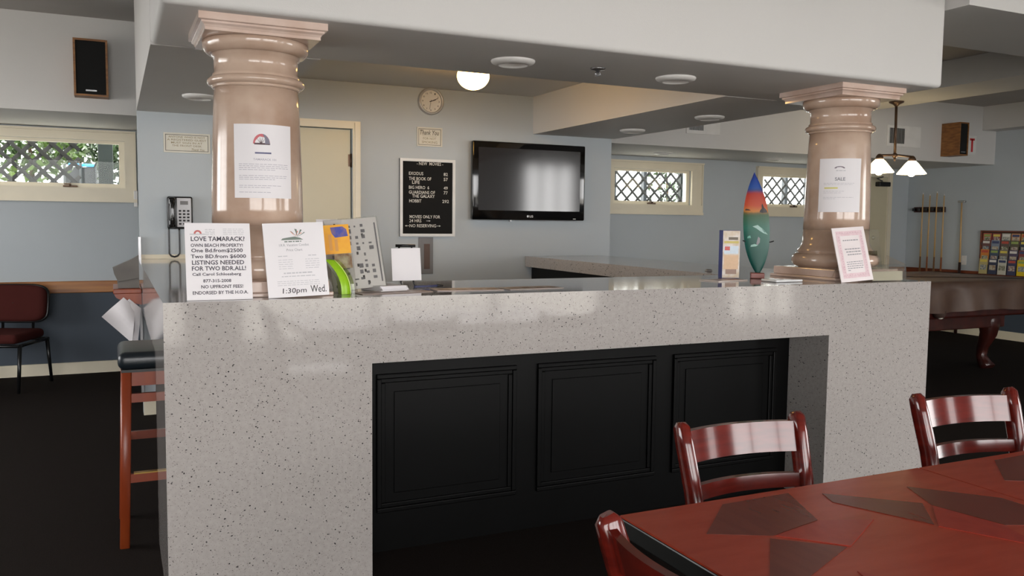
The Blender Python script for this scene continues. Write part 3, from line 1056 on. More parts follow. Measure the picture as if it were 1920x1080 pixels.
F.rect(m, 0.016, 0.066, 0.2285, 0.232)
for k in range(4):
    F.words(m, 0.066, 0.098, 0.246 - k * 0.006, 0.0022, rnd)
    F.words(m, 0.125, 0.195, 0.248 - k * 0.006, 0.0018, rnd)
flatprint(m, 'small_print', PRINTL, s1)
easel_back(F, s1, BLACKPL)

# sign 2: price chart
F = leaning(0.3485, 0.050, 0.0, math.radians(13), 0.216, 0.270, roll=math.radians(2.2))
s2 = thing('tabletop_sign', 'white price chart board with handwritten 1:30pm Wed, before the left column', 'sign', (0.456, 0.05, HC), group='signs on the counter')
F.slab(MB(), 0.005).build('board', PAPER, s2)
m = MB()
F.text(m, '1:30pm', 0.050, 0.008, 0.085, 0.024, 0.004, shear=0.1)
F.text(m, 'Wed.', 0.150, 0.012, 0.056, 0.026, 0.004, shear=0.05)
flatprint(m, 'handwriting', PRINTB, s2)
m = MB()
F.text(m, 'I.R.R. Vacation Condos', 0.105, 0.184, 0.105, 0.009, 0.0, 'C')
F.text(m, 'Price Chart', 0.105, 0.166, 0.056, 0.009, 0.0, 'C')
flatprint(m, 'heading', PRINTG, s2)
m = MB()
F.words(m, 0.045, 0.078, 0.147, 0.003, rnd)
F.words(m, 0.152, 0.182, 0.147, 0.003, rnd)
for k in range(5):
    F.words(m, 0.045, 0.095, 0.134 - k * 0.008, 0.0018, rnd)
    F.words(m, 0.140, 0.190, 0.134 - k * 0.008, 0.0018, rnd)
F.words(m, 0.060, 0.165, 0.084, 0.0045, rnd)
F.words(m, 0.052, 0.175, 0.073, 0.003, rnd)
for k in range(3):
    F.words(m, 0.035, 0.185, 0.056 - k * 0.007, 0.0018, rnd)
flatprint(m, 'small_print', PRINTL, s2)
m = MB()
F.poly(m, [(0.060, 0.207), (0.140, 0.207), (0.128, 0.214), (0.110, 0.219), (0.085, 0.216), (0.066, 0.213)])
for a in (25, 60, 100, 140):
    c, s = math.cos(math.radians(a)), math.sin(math.radians(a))
    F.poly(m, [(0.12, 0.217), (0.12 + 0.028 * c + 0.004 * s, 0.222 + 0.024 * s), (0.12 + 0.03 * c - 0.004 * s, 0.226 + 0.022 * s)])
F.words(m, 0.072, 0.132, 0.199, 0.004, rnd)
flatprint(m, 'palm_logo', GREYG, s2)
m = MB()
for a in (35, 70, 120):
    c, s = math.cos(math.radians(a)), math.sin(math.radians(a))
    F.poly(m, [(0.112, 0.219), (0.112 + 0.028 * c + 0.003 * s, 0.221 + 0.018 * s), (0.112 + 0.03 * c - 0.003 * s, 0.224 + 0.017 * s)])
flatprint(m, 'logo_flower', PRINTO, s2)
easel_back(F, s2, BLACKPL)

# map sheet in a leaning clear holder, turned to the right
mp = thing('map_sheet_holder', 'clear leaning holder with a black and white street map sheet', 'sheet holder', (0.73, 0.28, HC))
F = leaning(0.63, 0.26, math.radians(-6), math.radians(14), 0.205, 0.282, roll=math.radians(6))
F.slab(MB(), 0.003).build('sheet', PAPER, mp)
m = MB()
for i in range(7):
    for j in range(11):
        if rnd.random() < 0.62:
            u, v = 0.012 + i * 0.025, 0.012 + j * 0.0235
            F.rect(m, u, u + rnd.uniform(0.006, 0.019), v, v + rnd.uniform(0.005, 0.018))
F.rect(m, 0.192, 0.198, 0.02, 0.26)
flatprint(m, 'map_blocks', mat('map_grey', (120, 118, 126), 0.6), mp)
m = MB()
for j in range(11):
    u, v = rnd.uniform(0.02, 0.17), 0.016 + j * 0.024
    F.rect(m, u, u + 0.008, v, v + 0.012)
flatprint(m, 'map_marks', PRINTB, mp)
F.slab(MB(), 0.003, -0.004, 0.209, -0.001, 0.286, 0.0045).build('clear_front', CLEAR, mp)
easel_back(F, mp, CLEAR)

# orange leaflet with a blue picture, and a sand coloured card below it
ol = thing('orange_leaflet', 'orange leaflet with blue picture leaning against the map sheet', 'leaflet', (0.63, 0.22, HC))
F = leaning(0.590, 0.215, math.radians(-4), math.radians(12), 0.112, 0.262, roll=math.radians(4))
F.slab(MB(), 0.002, 0, 0.112, 0.148, 0.262).build('leaflet', ORANGE, ol)
m = MB()
F.poly(m, [(0.040, 0.252), (0.088, 0.254), (0.102, 0.242), (0.106, 0.215), (0.056, 0.211), (0.044, 0.228)], 0.0008)
flatprint(m, 'picture', BLUEPR, ol)
m = MB()
F.rect(m, 0.030, 0.042, 0.162, 0.225)
F.rect(m, 0.052, 0.064, 0.158, 0.205)
flatprint(m, 'print', mat('orange_pale_print', (214, 152, 72), 0.5), ol)
sc = tag(F.slab(MB(), 0.002, 0.046, 0.112, 0.09, 0.150, -0.004).build('card', TEALPR, ol), None)
F.slab(MB(), 0.003, 0.0, 0.118, 0.0, 0.147, -0.004).build('clear_pocket', CLEAR, ol)

# lime green plastic leaflet holder
lg = thing('lime_holder', 'curved lime green plastic leaflet holder beside the price chart', 'leaflet holder', (0.63, 0.17, HC))
rows = []
for k in range(9):
    t = k / 8
    rows.append((0.128 * t, 0.070 * t ** 2.4))          # height, sweep back
m = MB()
outer = [[(0.600 + 0.055 * (1 - t2) * 0, 0, 0)] for t2 in (0,)]
pl, pr_ = [], []
for hgt, sw in rows:
    pl.append(Vector((0.628 - sw * 0.75, 0.130 + sw * 0.5, TOP + hgt)))
for w_, mt, nm in ((0.030, LIME, 'holder_body'),):
    ga = [p.copy() for p in pl]
    gb = [p + Vector((0.034, 0.004, 0)) for p in pl]
    gc = [p + Vector((0.034, 0.060, 0)) for p in pl]
    gd = [p + Vector((0.0, 0.056, 0)) for p in pl]
    MB().grid([ga, gb, gc, gd, ga]).build(nm, mt, lg)
m = MB()
e = [p + Vector((0.0345, 0.003, 0)) for p in pl]
m.tube(e, 0.0022, 6)
m.build('edge_rib', mat('lime_edge', (206, 230, 120), 0.25), lg)
MB().grid([[p + Vector((0.035, 0.004, 0)) for p in pl], [p + Vector((0.052 - 0.0, 0.006, 0)) for p in pl]]).build('clear_lip', glass_mat('lime_tinted_plastic', (0.75, 0.9, 0.45), 0.15, 0.05), lg)

# white sheet standing behind
ws = thing('white_sheet_stand', 'plain white sheet standing behind the orange leaflet', 'sheet', (0.66, 0.42, HC))
F = leaning(0.60, 0.40, 0.0, math.radians(8), 0.15, 0.283)
F.slab(MB(), 0.002).build('sheet', PAPER, ws)
easel_back(F, ws, BLACKPL)

# white card on a small black easel
we = thing('card_easel', 'white card on a small black easel behind the map sheet', 'easel', (0.98, 0.50, HC))
F = leaning(0.93, 0.47, math.radians(-8), math.radians(10), 0.125, 0.140, roll=math.radians(1), z=TOP + 0.022)
F.slab(MB(), 0.003).build('card', PAPER, we)
m = MB().tube([F.p(0.02, 0.152, -0.004), F.p(0.105, 0.150, -0.004)], 0.006, 8)
for u in (0.035, 0.09):
    m.tube([F.p(u, 0.15, -0.006), F.p(u, 0.0, -0.006), F.p(u + 0.004, -0.022, 0.004)], 0.004, 6)
m.tube([F.p(0.062, 0.14, -0.006), F.p(0.062, 0.14, -0.006) + Vector((0, 0.06, -0.155))], 0.004, 6)
m.build('easel', BLACKPL, we)

# pile of papers and flat leaflets
m = MB()
for k in range(9):
    F = Face((0.80 + rnd.uniform(-0.006, 0.006), 0.19 + rnd.uniform(-0.006, 0.006), TOP + 0.0024 * (k + 1)), (math.cos(0.25), math.sin(0.25), 0), (-math.sin(0.25), math.cos(0.25), 0), 0.12, 0.15)
    F.slab(m, 0.002)
tag(m.build('paper_pile', PAPER), 'small pile of white papers beside the map sheet', 'papers')
flat = [(0.70, 0.10, 0.15, 0.30, 0.10, 'brownish leaflet lying flat before the paper pile', (170, 150, 140)),
        (1.02, 0.16, -0.10, 0.28, 0.13, 'pale pink leaflet lying flat left of the counter middle', (206, 190, 186)),
        (1.33, 0.14, 0.06, 0.26, 0.12, 'grey printed leaflet lying flat near the counter middle', (190, 178, 172))]
for x, y, a, w, h, lb, c in flat:
    t = thing('flat_leaflet', lb, 'leaflet', (x, y, HC), group='leaflets lying on the counter')
    F = Face((x, y, TOP + 0.002), (math.cos(a), math.sin(a), 0), (-math.sin(a), math.cos(a), 0), w, h)
    F.slab(MB(), 0.002).build('sheet', mat('leaflet_%d' % c[0], c, 0.35), t)
    m = MB()
    for k in range(4):
        F.rect(m, 0.02 + k * w / 4.2, 0.02 + (k + 0.7) * w / 4.2, h * 0.2, h * 0.2 + h * rnd.uniform(0.2, 0.6))
    flatprint(m, 'print', mat('leaflet_print_%d' % c[0], (c[0] - 50, c[1] - 60, c[2] - 60), 0.4), t)
pen = thing('pen', 'blue-black pen lying behind the pale leaflets', 'pen', (1.02, 0.40, HC))
MB().cyl((0.98, 0.33, TOP + 0.006), (1.09, 0.36, TOP + 0.006), 0.005).build('barrel', mat('pen_blue', (70, 74, 110), 0.3), pen)
MB().cyl((1.09, 0.36, TOP + 0.006), (1.12, 0.368, TOP + 0.006), 0.006, 0.004).build('cap', BLACKPL, pen)

# upright brochure box
bb = thing('brochure_box', 'tall narrow brochure box with blue side and holiday print', 'brochure box', (2.75, 0.50, HC), math.radians(-24))
MB().bbox(-0.045, 0.045, -0.03, 0.045, 0.001, 0.248, 0.002).build('box', mat('box_blue', (52, 64, 140), 0.4), bb, local=True)
F = Face((-0.044, -0.0305, 0.003), (1, 0, 0), (0, 0, 1), 0.088, 0.243)
pr = MB()
F.slab(pr, 0.0005)
pr.build('front_print', mat('box_front', (214, 206, 200), 0.4, nscale=30, rgb2=(196, 176, 150)), bb, local=True)
for nm, (u0, u1, v0, v1), c in (('print_sky', (0.008, 0.10, 0.125, 0.165), (200, 214, 226)), ('print_badge', (0.012, 0.045, 0.142, 0.162), (196, 78, 70)),
                                ('print_band', (0.008, 0.10, 0.178, 0.19), (196, 178, 90)), ('print_car', (0.035, 0.095, 0.196, 0.21), (98, 84, 66)),
                                ('print_sand', (0.008, 0.10, 0.045, 0.118), (212, 176, 140)), ('print_street', (0.02, 0.09, 0.02, 0.058), (150, 120, 104))):
    mm = MB()
    F.rect(mm, u0 * 0.81, u1 * 0.81, v0, v1, 0.0008 + 0.0001 * len(nm) % 0.0004)
    mm.recalc = False
    mm.build(nm, mat(nm, c, 0.45, nscale=60), bb, local=True)

# miniature surfboard on a stand
sb = thing('miniature_surfboard', 'miniature surfboard painted with sunset sea and dolphins on a small stand', 'surfboard', (2.885, 0.44, HC), math.radians(-38))
NH = 28
SH, SWD = 0.52, 0.066
front, back = [], []
for i in range(NH + 1):
    t = i / NH
    hw = SWD * (math.sin(PI * min(1, t * 0.56 + 0.44 * t)) ** 0.0) * (1 - abs(2 * t - 0.92) ** 2.6 if t < 0.46 else (1 - ((t - 0.46) / 0.54) ** 2.1))
    hw = max(hw, 0.010 if t < 0.5 else 0.0006)
    z = 0.030 + SH * t
    rock = -0.02 * (2 * t - 1) ** 2
    yy = -rock + 0.03 * t
    row = []
    for k in range(11):
        s_ = -1 + 2 * k / 10
        row.append((Vector((hw * s_ - 0.032 * (t - 0.1), yy - 0.007 * math.sqrt(max(0, 1 - s_ * s_)), z)), Vector((hw * s_ - 0.032 * (t - 0.1), yy + 0.007 * math.sqrt(max(0, 1 - s_ * s_)), z))))
    front.append([r_[0] for r_ in row])
    back.append([r_[1] for r_ in row])
ramp_mat('surf_painting', [(0.0, (10, 71, 63)), (0.30, (12, 84, 71)), (0.46, (31, 99, 81)), (0.585, (51, 85, 54)), (0.605, (93, 85, 46)),
                           (0.625, (187, 117, 46)), (0.68, (184, 74, 43)), (0.80, (166, 48, 37)), (0.835, (54, 70, 124)), (0.86, (31, 74, 148)), (1.0, (17, 46, 132))],
         0.03, 0.55, 0.4, 0.03, 22, coat=0.0)
m = MB().grid(front).grid(back)
bd = m.build('board', MATS['surf_painting'], sb, local=True)


def on_board(pts, nm, c):
    """flat paint marks that follow the board's front surface: (across -1..1, up 0..1)"""
    vs = []
    for a, t in pts:
        i = min(NH - 1, int(t * NH))
        fr = t * NH - i
        kk = min(9, int((a + 1) * 5))
        fk = (a + 1) * 5 - kk
        p0 = front[i][kk].lerp(front[i][kk + 1], fk)
        p1 = front[i + 1][kk].lerp(front[i + 1][kk + 1], fk)
        vs.append(p0.lerp(p1, fr) + Vector((0, -0.0012, 0)))
    mm = MB().add(vs, [tuple(range(len(vs)))])
    mm.recalc = False
    mm.build('painted_' + nm, mat('surf_' + nm, c, 0.3), bd, local=True)


on_board([(0.30, 0.60), (0.55, 0.595), (0.92, 0.60), (0.9, 0.62), (0.7, 0.65), (0.66, 0.67), (0.60, 0.69), (0.52, 0.67), (0.5, 0.64), (0.34, 0.62)], 'silhouette', (40, 26, 24))
on_board([(-0.9, 0.618), (-0.4, 0.618), (-0.6, 0.632), (-0.85, 0.636)], 'island', (70, 44, 40))
on_board([(-0.30, 0.46), (0.1, 0.475), (0.45, 0.44), (0.85, 0.38), (0.5, 0.395), (0.2, 0.42), (0.0, 0.44)], 'foam', (150, 186, 176))
on_board([(0.02, 0.27), (0.22, 0.30), (0.26, 0.34), (0.12, 0.36), (0.04, 0.33), (-0.05, 0.29)], 'dolphin', (120, 120, 124))
on_board([(-0.55, 0.255), (-0.1, 0.262), (0.1, 0.275), (-0.2, 0.285), (-0.5, 0.275)], 'wave', (140, 186, 172))
on_board([(-0.75, 0.34), (-0.45, 0.345), (-0.5, 0.37), (-0.7, 0.36)], 'spray', (110, 176, 158))
st = MB().bbox(-0.035, 0.035, -0.035, 0.045, 0.0005, 0.03, 0.004)
st.build('stand_block', mat('stand_red', (128, 62, 50), 0.35), sb, local=True)
m = MB()
for s_ in (-1, 1):
    m.cyl((s_ * 0.063, 0.008, 0.19), (s_ * 0.078, 0.010, 0.195), 0.003)
m.tube([(-0.063, 0.012, 0.19), (0, 0.03, 0.185), (0.063, 0.012, 0.19)], 0.003, 6).cyl((0, 0.03, 0.185), (0, 0.03, 0.028), 0.004)
m.build('wire_support', BLACKPL, sb, local=True)

# glossy white slab at the surfboard's foot and red leaflets
m = MB().bbox(2.76, 2.93, 0.16, 0.27, TOP, TOP + 0.012, 0.005, 3, None)
tag(m.build('white_tray', mat('glossy_white', (236, 236, 236), 0.08, coat=0.6)), 'glossy white flat tray before the surfboard stand', 'tray')
t = thing('red_leaflet', 'red and white leaflet lying flat left of the white tray', 'leaflet', (2.55, 0.30, HC))
F = Face((2.50, 0.27, TOP + 0.004), (math.cos(0.2), math.sin(0.2), 0), (-math.sin(0.2), math.cos(0.2), 0), 0.22, 0.12)
F.slab(MB(), 0.004).build('sheet', mat('leaflet_cream', (214, 200, 190), 0.3), t)
m = MB()
F.rect(m, 0.12, 0.21, 0.01, 0.11)
flatprint(m, 'red_panel', mat('leaflet_red', (140, 56, 44), 0.3), t)

# certificate sign with a rose border
ce = thing('bordered_notice', 'white notice with rose patterned border leaning at the right column', 'sign', (3.17, 0.06, HC))
F = leaning(3.072, 0.050, math.radians(-3), math.radians(14), 0.205, 0.272, roll=math.radians(3.5))
F.slab(MB(), 0.004).build('board', mat('notice_paper', (236, 226, 226), 0.5), ce)
w, h = F.w, F.h
m = MB()
i0, i1 = 0.018, 0.042
for (a, b, c, d) in ((i0, w - i0, i0, i1), (i0, w - i0, h - i1, h - i0), (i0, i1, i1, h - i1), (w - i1, w - i0, i1, h - i1)):
    F.rect(m, a, b, c, d)
flatprint(m, 'border', PINK, ce)
m = MB()
for k in range(10):
    u = i0 + 0.008 + (w - 2 * i0 - 0.016) * k / 9
    for v in (0.030, h - 0.030):
        s = 0.006 if k % 2 else 0.004
        F.poly(m, [(u - 0.008, v - s), (u, v + s - 0.002), (u + 0.008, v - s), (u, v + s)], 0.0012)
for k in range(14):
    v = i1 + (h - 2 * i1) * (k + 0.5) / 14
    for u in (0.030, w - 0.030):
        F.poly(m, [(u - 0.004, v - 0.006), (u + 0.003, v), (u - 0.004, v + 0.006), (u + 0.006, v)], 0.0012)
flatprint(m, 'ornament', PINKD, ce)
m = MB()
F.words(m, 0.055, 0.155, h - 0.068, 0.005, rnd)
for k in range(3):
    F.words(m, 0.058 + 0.006 * k, 0.158, h - 0.112 - k * 0.014, 0.005, rnd)
for k in range(5):
    F.words(m, 0.055, 0.158 if k < 4 else 0.072, h - 0.176 - k * 0.0105, 0.0035, rnd)
flatprint(m, 'small_print', PRINTG, ce)
easel_back(F, ce, CLEAR)

# clear acrylic leaflet holder
ah = thing('acrylic_holder', 'empty clear acrylic leaflet holder at the right end of the counter', 'leaflet holder', (3.43, 0.14, HC))
F = leaning(3.29, 0.17, 0.0, math.radians(10), 0.20, 0.265)
m = MB()
F.slab(m, 0.003, 0, 0.20, 0, 0.265)
m.build('back_panel', CLEAR, ah)
MB().box(3.29, 3.53, 0.06, 0.17, TOP, TOP + 0.003).build('bottom_panel', CLEAR, ah)
F2 = leaning(3.29, 0.062, 0.0, math.radians(3), 0.24, 0.085)
m = MB()
F2.slab(m, 0.003)
m.build('front_panel', CLEAR, ah)
for x in (3.29, 3.527):
    m = MB().prism([(x, 0.062, TOP + 0.003), (x, 0.172, TOP + 0.003), (x, 0.190, TOP + 0.125), (x, 0.068, TOP + 0.085)], (0.003, 0, 0))
    m.build('side_panel', CLEAR, ah)
for u in (0.045, 0.155):
    m = MB().lathe([(0.012, 0), (0.010, 0.004), (0.004, 0.006)], (0, 0, 0), 14, Matrix.Translation(F.p(u, 0.22, 0.001)) @ Matrix.Rotation(PI / 2, 4, 'X'))
    m.build('suction_cup', CLEAR, ah)
m = MB()
F.slab(m, 0.002, 0.03, 0.17, 0.125, 0.150, 0.004)
m.build('inner_lip', glass_mat('smoky_acrylic', (0.72, 0.72, 0.66), 0.15, 0.05), ah)
m = MB()
F2.slab(m, 0.002, 0.01, 0.22, 0.004, 0.05, -0.006)
m.build('cream_insert', mat('cream_card', (206, 198, 176), 0.5), ah)

m = MB().lathe([(0.022, 0), (0.024, 0.004), (0.016, 0.010), (0.002, 0.012)], (3.05, 1.05, TOP), 18)
tag(m.build('desk_bell', STEEL), 'small chrome bell dome on the right return of the counter', 'bell')


# papers taped to the columns (curved round the shaft)
def column_paper(cx, cy, R0, R1, zb, zt, ang, width, label, kind):
    t = thing('taped_notice', label, 'notice', (cx, cy - 0.17, zb), group='papers taped to the columns')

    def P(s, z, n=0.0):
        rr = R0 + (R1 - R0) * (z - zb) / (zt - zb) + 0.0025 + n
        a = ang + (s - width / 2) / rr
        return Vector((cx + rr * math.sin(a), cy - rr * math.cos(a), z))
    NS = 14
    m = MB()
    m.grid([[P(width * k / NS, zb + (zt - zb) * j / 6, 0.0008) for k in range(NS + 1)] for j in range(7)])
    m.grid([[P(width * k / NS, zb + (zt - zb) * j / 6, 0.0) for k in range(NS + 1)] for j in range(7)])
    m.build('sheet', PAPER, t)
    H = zt - zb

    def strip(mm, u0, u1, v0, v1):
        n = max(1, int((u1 - u0) / 0.012))
        mm.grid([[P(u0 + (u1 - u0) * k / n, zb + v, 0.0018) for k in range(n + 1)] for v in (v0, v1)], False)

    def ctext(mm, st, u, v, w, h, bold):
        vs, fs = text_mesh(st, bold)
        x0, x1 = min(a.x for a in vs), max(a.x for a in vs)
        y0, y1 = min(a.y for a in vs), max(a.y for a in vs)
        mm.add([P(u + (a.x - x0) / (x1 - x0) * w, zb + v + (a.y - y0) / (y1 - y0) * h, 0.0019) for a in vs], fs)

    def cwords(mm, u0, u1, v, h):
        u = u0
        while u < u1 - 0.003:
            l = min(rnd.uniform(0.008, 0.02), u1 - u)
            strip(mm, u, u + l, v, v + h)
            u += l + 0.003
    if kind == 0:
        m = MB()
        cu, cv = width * 0.46, H * 0.735
        arc = [(cu + 0.030 * math.cos(PI * k / 12), cv + 0.036 * math.sin(PI * k / 12)) for k in range(13)]
        m.add([P(u, zb + v, 0.0018) for u, v in arc], [tuple(range(13))])
        flatprint(m, 'sunset_logo', mat('logo_red', (204, 106, 112), 0.6), t)
        m = MB()
        arc = [(cu + 0.012, cv), (cu + 0.030, cv), (cu + 0.026, cv + 0.018), (cu + 0.014, cv + 0.032), (cu + 0.004, cv + 0.036), (cu + 0.012, cv + 0.018)]
        m.add([P(u, zb + v, 0.0021) for u, v in arc], [tuple(range(6))])
        flatprint(m, 'logo_shade', mat('logo_grey', (128, 124, 140), 0.6), t)
        m = MB()
        strip(m, cu - 0.026, cu + 0.030, cv - 0.003, cv + 0.003)
        for a in (55, 80, 105, 130):
            c, s = math.cos(math.radians(a)), math.sin(math.radians(a))
            m.add([P(cu - 0.004, zb + cv, 0.0024), P(cu - 0.001, zb + cv, 0.0024), P(cu + 0.028 * c, zb + cv + 0.028 * s, 0.0024)], [(0, 1, 2)])
        flatprint(m, 'logo_palm', mat('logo_dark', (84, 60, 66), 0.6), t)
        m = MB()
        strip(m, cu - 0.024, cu + 0.034, H * 0.60, H * 0.622)
        flatprint(m, 'logo_bar', mat('logo_navy', (104, 104, 136), 0.6), t)
        m = MB()
        ctext(m, 'TAMARACK 101', width * 0.32, H * 0.51, width * 0.38, 0.0075, 0.01)
        for r0, n, u1 in ((0.455, 4, 0.93), (0.30, 3, 0.90), (0.165, 2, 0.80), (0.075, 1, 0.60)):
            for k in range(n):
                cwords(m, width * 0.08, width * (u1 if k < n - 1 or n == 1 else u1 * 0.75), H * (r0 - 0.025 * k), 0.0018)
        flatprint(m, 'print', mat('paper_print', (176, 172, 182), 0.6), t)
    else:
        m = MB()
        cu, cv = width * 0.48, H * 0.815
        arc = [(cu + 0.026 * math.cos(PI * k / 12), cv + 0.011 * math.sin(PI * k / 12)) for k in range(13)]
        m.add([P(u, zb + v, 0.0018) for u, v in arc], [tuple(range(13))])
        flatprint(m, 'dome_logo', mat('logo_brown', (124, 112, 122), 0.6), t)
        m = MB()
        ctext(m, 'SALE', width * 0.38, H * 0.585, width * 0.235, 0.0175, 0.006)
        flatprint(m, 'heading', mat('paper_heading', (120, 120, 128), 0.6), t)
        m = MB()
        strip(m, width * 0.14, width * 0.45, H * 0.437, H * 0.462)
        flatprint(m, 'yellow_highlight', PRINTY, t)
        m = MB()
        cwords(m, width * 0.40, width * 0.62, H * 0.765, 0.004)
        for v, u1 in ((0.535, 0.85), (0.51, 0.80), (0.385, 0.60), (0.355, 0.52), (0.27, 0.82), (0.245, 0.40)):
            cwords(m, width * 0.12, width * u1, H * v, 0.0022)
        flatprint(m, 'print', PRINTL, t)
    return t


column_paper(0.36, 0.35, 0.1645, 0.160, 1.426, 1.692, math.radians(0), 0.216, 'white Tamarack notice with red sunset logo taped to the left column', 0)
column_paper(3.37, 0.39, 0.1645, 0.160, 1.418, 1.694, math.radians(-42), 0.216, 'white SALE notice taped to the right column', 1)

# ================================================================== LEFT OF THE COUNTER
sh = thing('wall_shelf', 'small brown wooden shelf at the far left side of the counter', 'shelf', (-0.075, 2.66, 0.84))
MB().bbox(-0.155, -0.002, 2.45, 2.90, 0.902, 0.93, 0.004).build('board', STOOLW, sh)
MB().prism([(-0.002, 2.455, 0.835), (-0.002, 2.455, 0.9015), (-0.150, 2.455, 0.9015), (-0.140, 2.455, 0.88), (-0.10, 2.455, 0.855)], (0, 0.025, 0)).build('bracket', STOOLW, sh)
gf = thing('grey_folder', 'worn grey folder leaning on the small wooden shelf', 'folder', (-0.08, 2.6, 0.931))
m = MB()
prof = [(-0.012, 0.0), (-0.012, 0.195), (-0.05, 0.172), (-0.154, 0.122), (-0.147, 0.085), (-0.132, 0.05), (-0.128, 0.0)]
m.prism([(x, 2.50, 0.932 + z) for x, z in prof], (0, 0.05, 0))
m.build('cover', GREYBAG, gf)
MB().prism([(-0.125, 2.494, 0.972), (-0.016, 2.494, 0.992), (-0.016, 2.494, 0.988), (-0.125, 2.494, 0.968)], (0, 0.006, 0)).build('flap_edge', mat('folder_edge', (92, 88, 84), 0.6), gf)
hp = thing('hanging_paper', 'creased white paper hanging cornerwise below the small shelf', 'paper', (-0.1, 2.44, 0.62))
g = []
cs = [Vector((-0.218, 2.41, 0.775)), Vector((-0.100, 2.425, 0.885)), Vector((-0.038, 2.42, 0.825)), Vector((-0.060, 2.40, 0.612))]
for j in range(7):
    row = []
    for k in range(7):
        a, b_ = k / 6, j / 6
        p = (cs[0] * (1 - a) + cs[1] * a) * (1 - b_) + (cs[3] * (1 - a) + cs[2] * a) * b_
        p = p + Vector((0, 0.018 * math.sin(a * 5 + b_ * 2), 0))
        row.append(p)
    g.append(row)
m = MB().grid(g)
m.grid([[p + Vector((0, 0.002, 0)) for p in r_] for r_ in g])
m.build('sheet', PAPER, hp)
m = MB()
m.grid([[p + Vector((0.03, 0.012, -0.01)) for p in r_] for r_ in g])
m.build('second_sheet', PAPER, hp)

# bar stool
bs = thing('bar_stool', 'orange wooden bar stool with black padded seat tucked under the counter', 'stool', (0.055, 0.92, 0))
sx0, sx1, sy0, sy1 = -0.140, 0.245, 0.715, 1.115
m = MB().bbox(sx0, sx1, sy0, sy1, 0.732, 0.805, 0.028, 4)
m.build('seat', VINYL, bs)
MB().box(sx0 + 0.012, sx1 - 0.012, sy0 + 0.012, sy1 - 0.012, 0.722, 0.7335).build('seat_board', BLACKPL, bs)
for ex, ey in ((0, 0), (1, 0), (0, 1), (1, 1)):
    tx, ty_ = (sx0 + 0.032, sx1 - 0.032)[ex], (sy0 + 0.030, sy1 - 0.030)[ey]
    bx, by = tx + (-0.022, 0.022)[ex], ty_ + (-0.022, 0.022)[ey]
    MB().tube([(tx, ty_, 0.722), (bx, by, 0.0)], 1.0, flat=(0.019, 0.019), up=(0, 1, 0)).build('leg', STOOLW, bs)
m = MB()
for y in (sy0 + 0.030, sy1 - 0.030):
    m.box(sx0 + 0.05, sx1 - 0.05, y - 0.010, y + 0.010, 0.665, 0.7218)
for x in (sx0 + 0.032, sx1 - 0.032):
    m.box(x - 0.010, x + 0.010, sy0 + 0.05, sy1 - 0.05, 0.665, 0.7218)
m.build('seat_rail', STOOLW, bs)
for (y, z) in ((sy0 + 0.026, 0.615), (sy0 + 0.014, 0.285), (sy1 - 0.014, 0.375)):
    MB().box(sx0 + 0.032, sx1 - 0.032, y - 0.009, y + 0.009, z - 0.018, z + 0.018).build('stretcher', STOOLW, bs)
for x in (sx0 + 0.022, sx1 - 0.022):
    MB().box(x - 0.009, x + 0.009, sy0 + 0.03, sy1 - 0.03, 0.35, 0.385).build('stretcher', STOOLW, bs)
MB().box(sx0 + 0.05, sx1 - 0.05, sy0 + 0.000, sy0 + 0.026, 0.3032, 0.308).build('footrest_plate', BRASS, bs)

# waiting chair at the left edge
wc = thing('waiting_chair', 'burgundy upholstered waiting chair with black frame at the left edge', 'chair', (-0.98, 4.68, 0), math.radians(-22))
L = True
MB().bbox(-0.25, 0.25, -0.24, 0.22, 0.375, 0.45, 0.034, 4).build('seat', BURG, wc, local=L)
MR = Matrix.Rotation(math.radians(-9), 4, 'X')
q = MB()
rows = []
for yy, sc_ in ((-0.036, 0.02), (-0.036, 0.80), (-0.028, 0.93), (-0.010, 1.0), (0.016, 1.0)):
    row = []
    for k in range(33):
        a = 2 * PI * k / 32
        c_, s_ = math.cos(a), math.sin(a)
        x = 0.245 * sc_ * math.copysign(abs(c_) ** 0.45, c_)
        z = 0.150 * sc_ * math.copysign(abs(s_) ** 0.45, s_)
        row.append(Matrix.Translation((0, 0.255, 0.645)) @ MR @ Vector((x, yy, z)))
    rows.append(row)
q.grid(rows)
q.build('backrest', BURG, wc, local=L)
rows = [[p + Vector((0, 0.0005, 0)) for p in rows[-1]]]
for yy, sc_ in ((0.017, 1.07), (0.034, 1.06), (0.046, 0.9), (0.048, 0.02)):
    row = []
    for k in range(33):
        a = 2 * PI * k / 32
        c_, s_ = math.cos(a), math.sin(a)
        row.append(Matrix.Translation((0, 0.255, 0.645)) @ MR @ Vector((0.245 * sc_ * math.copysign(abs(c_) ** 0.45, c_), yy, 0.150 * sc_ * math.copysign(abs(s_) ** 0.45, s_))))
    rows.append(row)
MB().grid(rows).build('back_shell', BLACKPL, wc, local=L)
for x in (-0.26, 0.26):
    for y, f in ((-0.2, -0.24), (0.22, 0.28)):
        MB().tube([(x, y, 0.37), (x, f, 0.0)], [0.016, 0.012], 8).build('leg', BLACKPL, wc, local=L)
m = MB()
for x in (-0.26, 0.26):
    m.tube([(x, -0.21, 0.36), (x, 0.24, 0.36)], 0.013, 8)
m.tube([(-0.26, -0.21, 0.36), (0.26, -0.21, 0.36)], 0.013, 8).tube([(-0.26, 0.23, 0.36), (0.26, 0.23, 0.36)], 0.013, 8)
m.build('seat_frame', BLACKPL, wc, local=L)
for x in (-0.12, 0.12):
    MB().tube([(x, 0.20, 0.37), (x, 0.285, 0.40), (x, 0.295, 0.60)], 0.012, 8).build('back_bracket', BLACKPL, wc, local=L)

m = MB().bbox(0.020, 0.052, 5.095, 5.117, 1.44, 1.58, 0.005)
tag(m.build('wall_sensor', WHITE), 'small white box at the lower right corner of the left window', 'sensor')

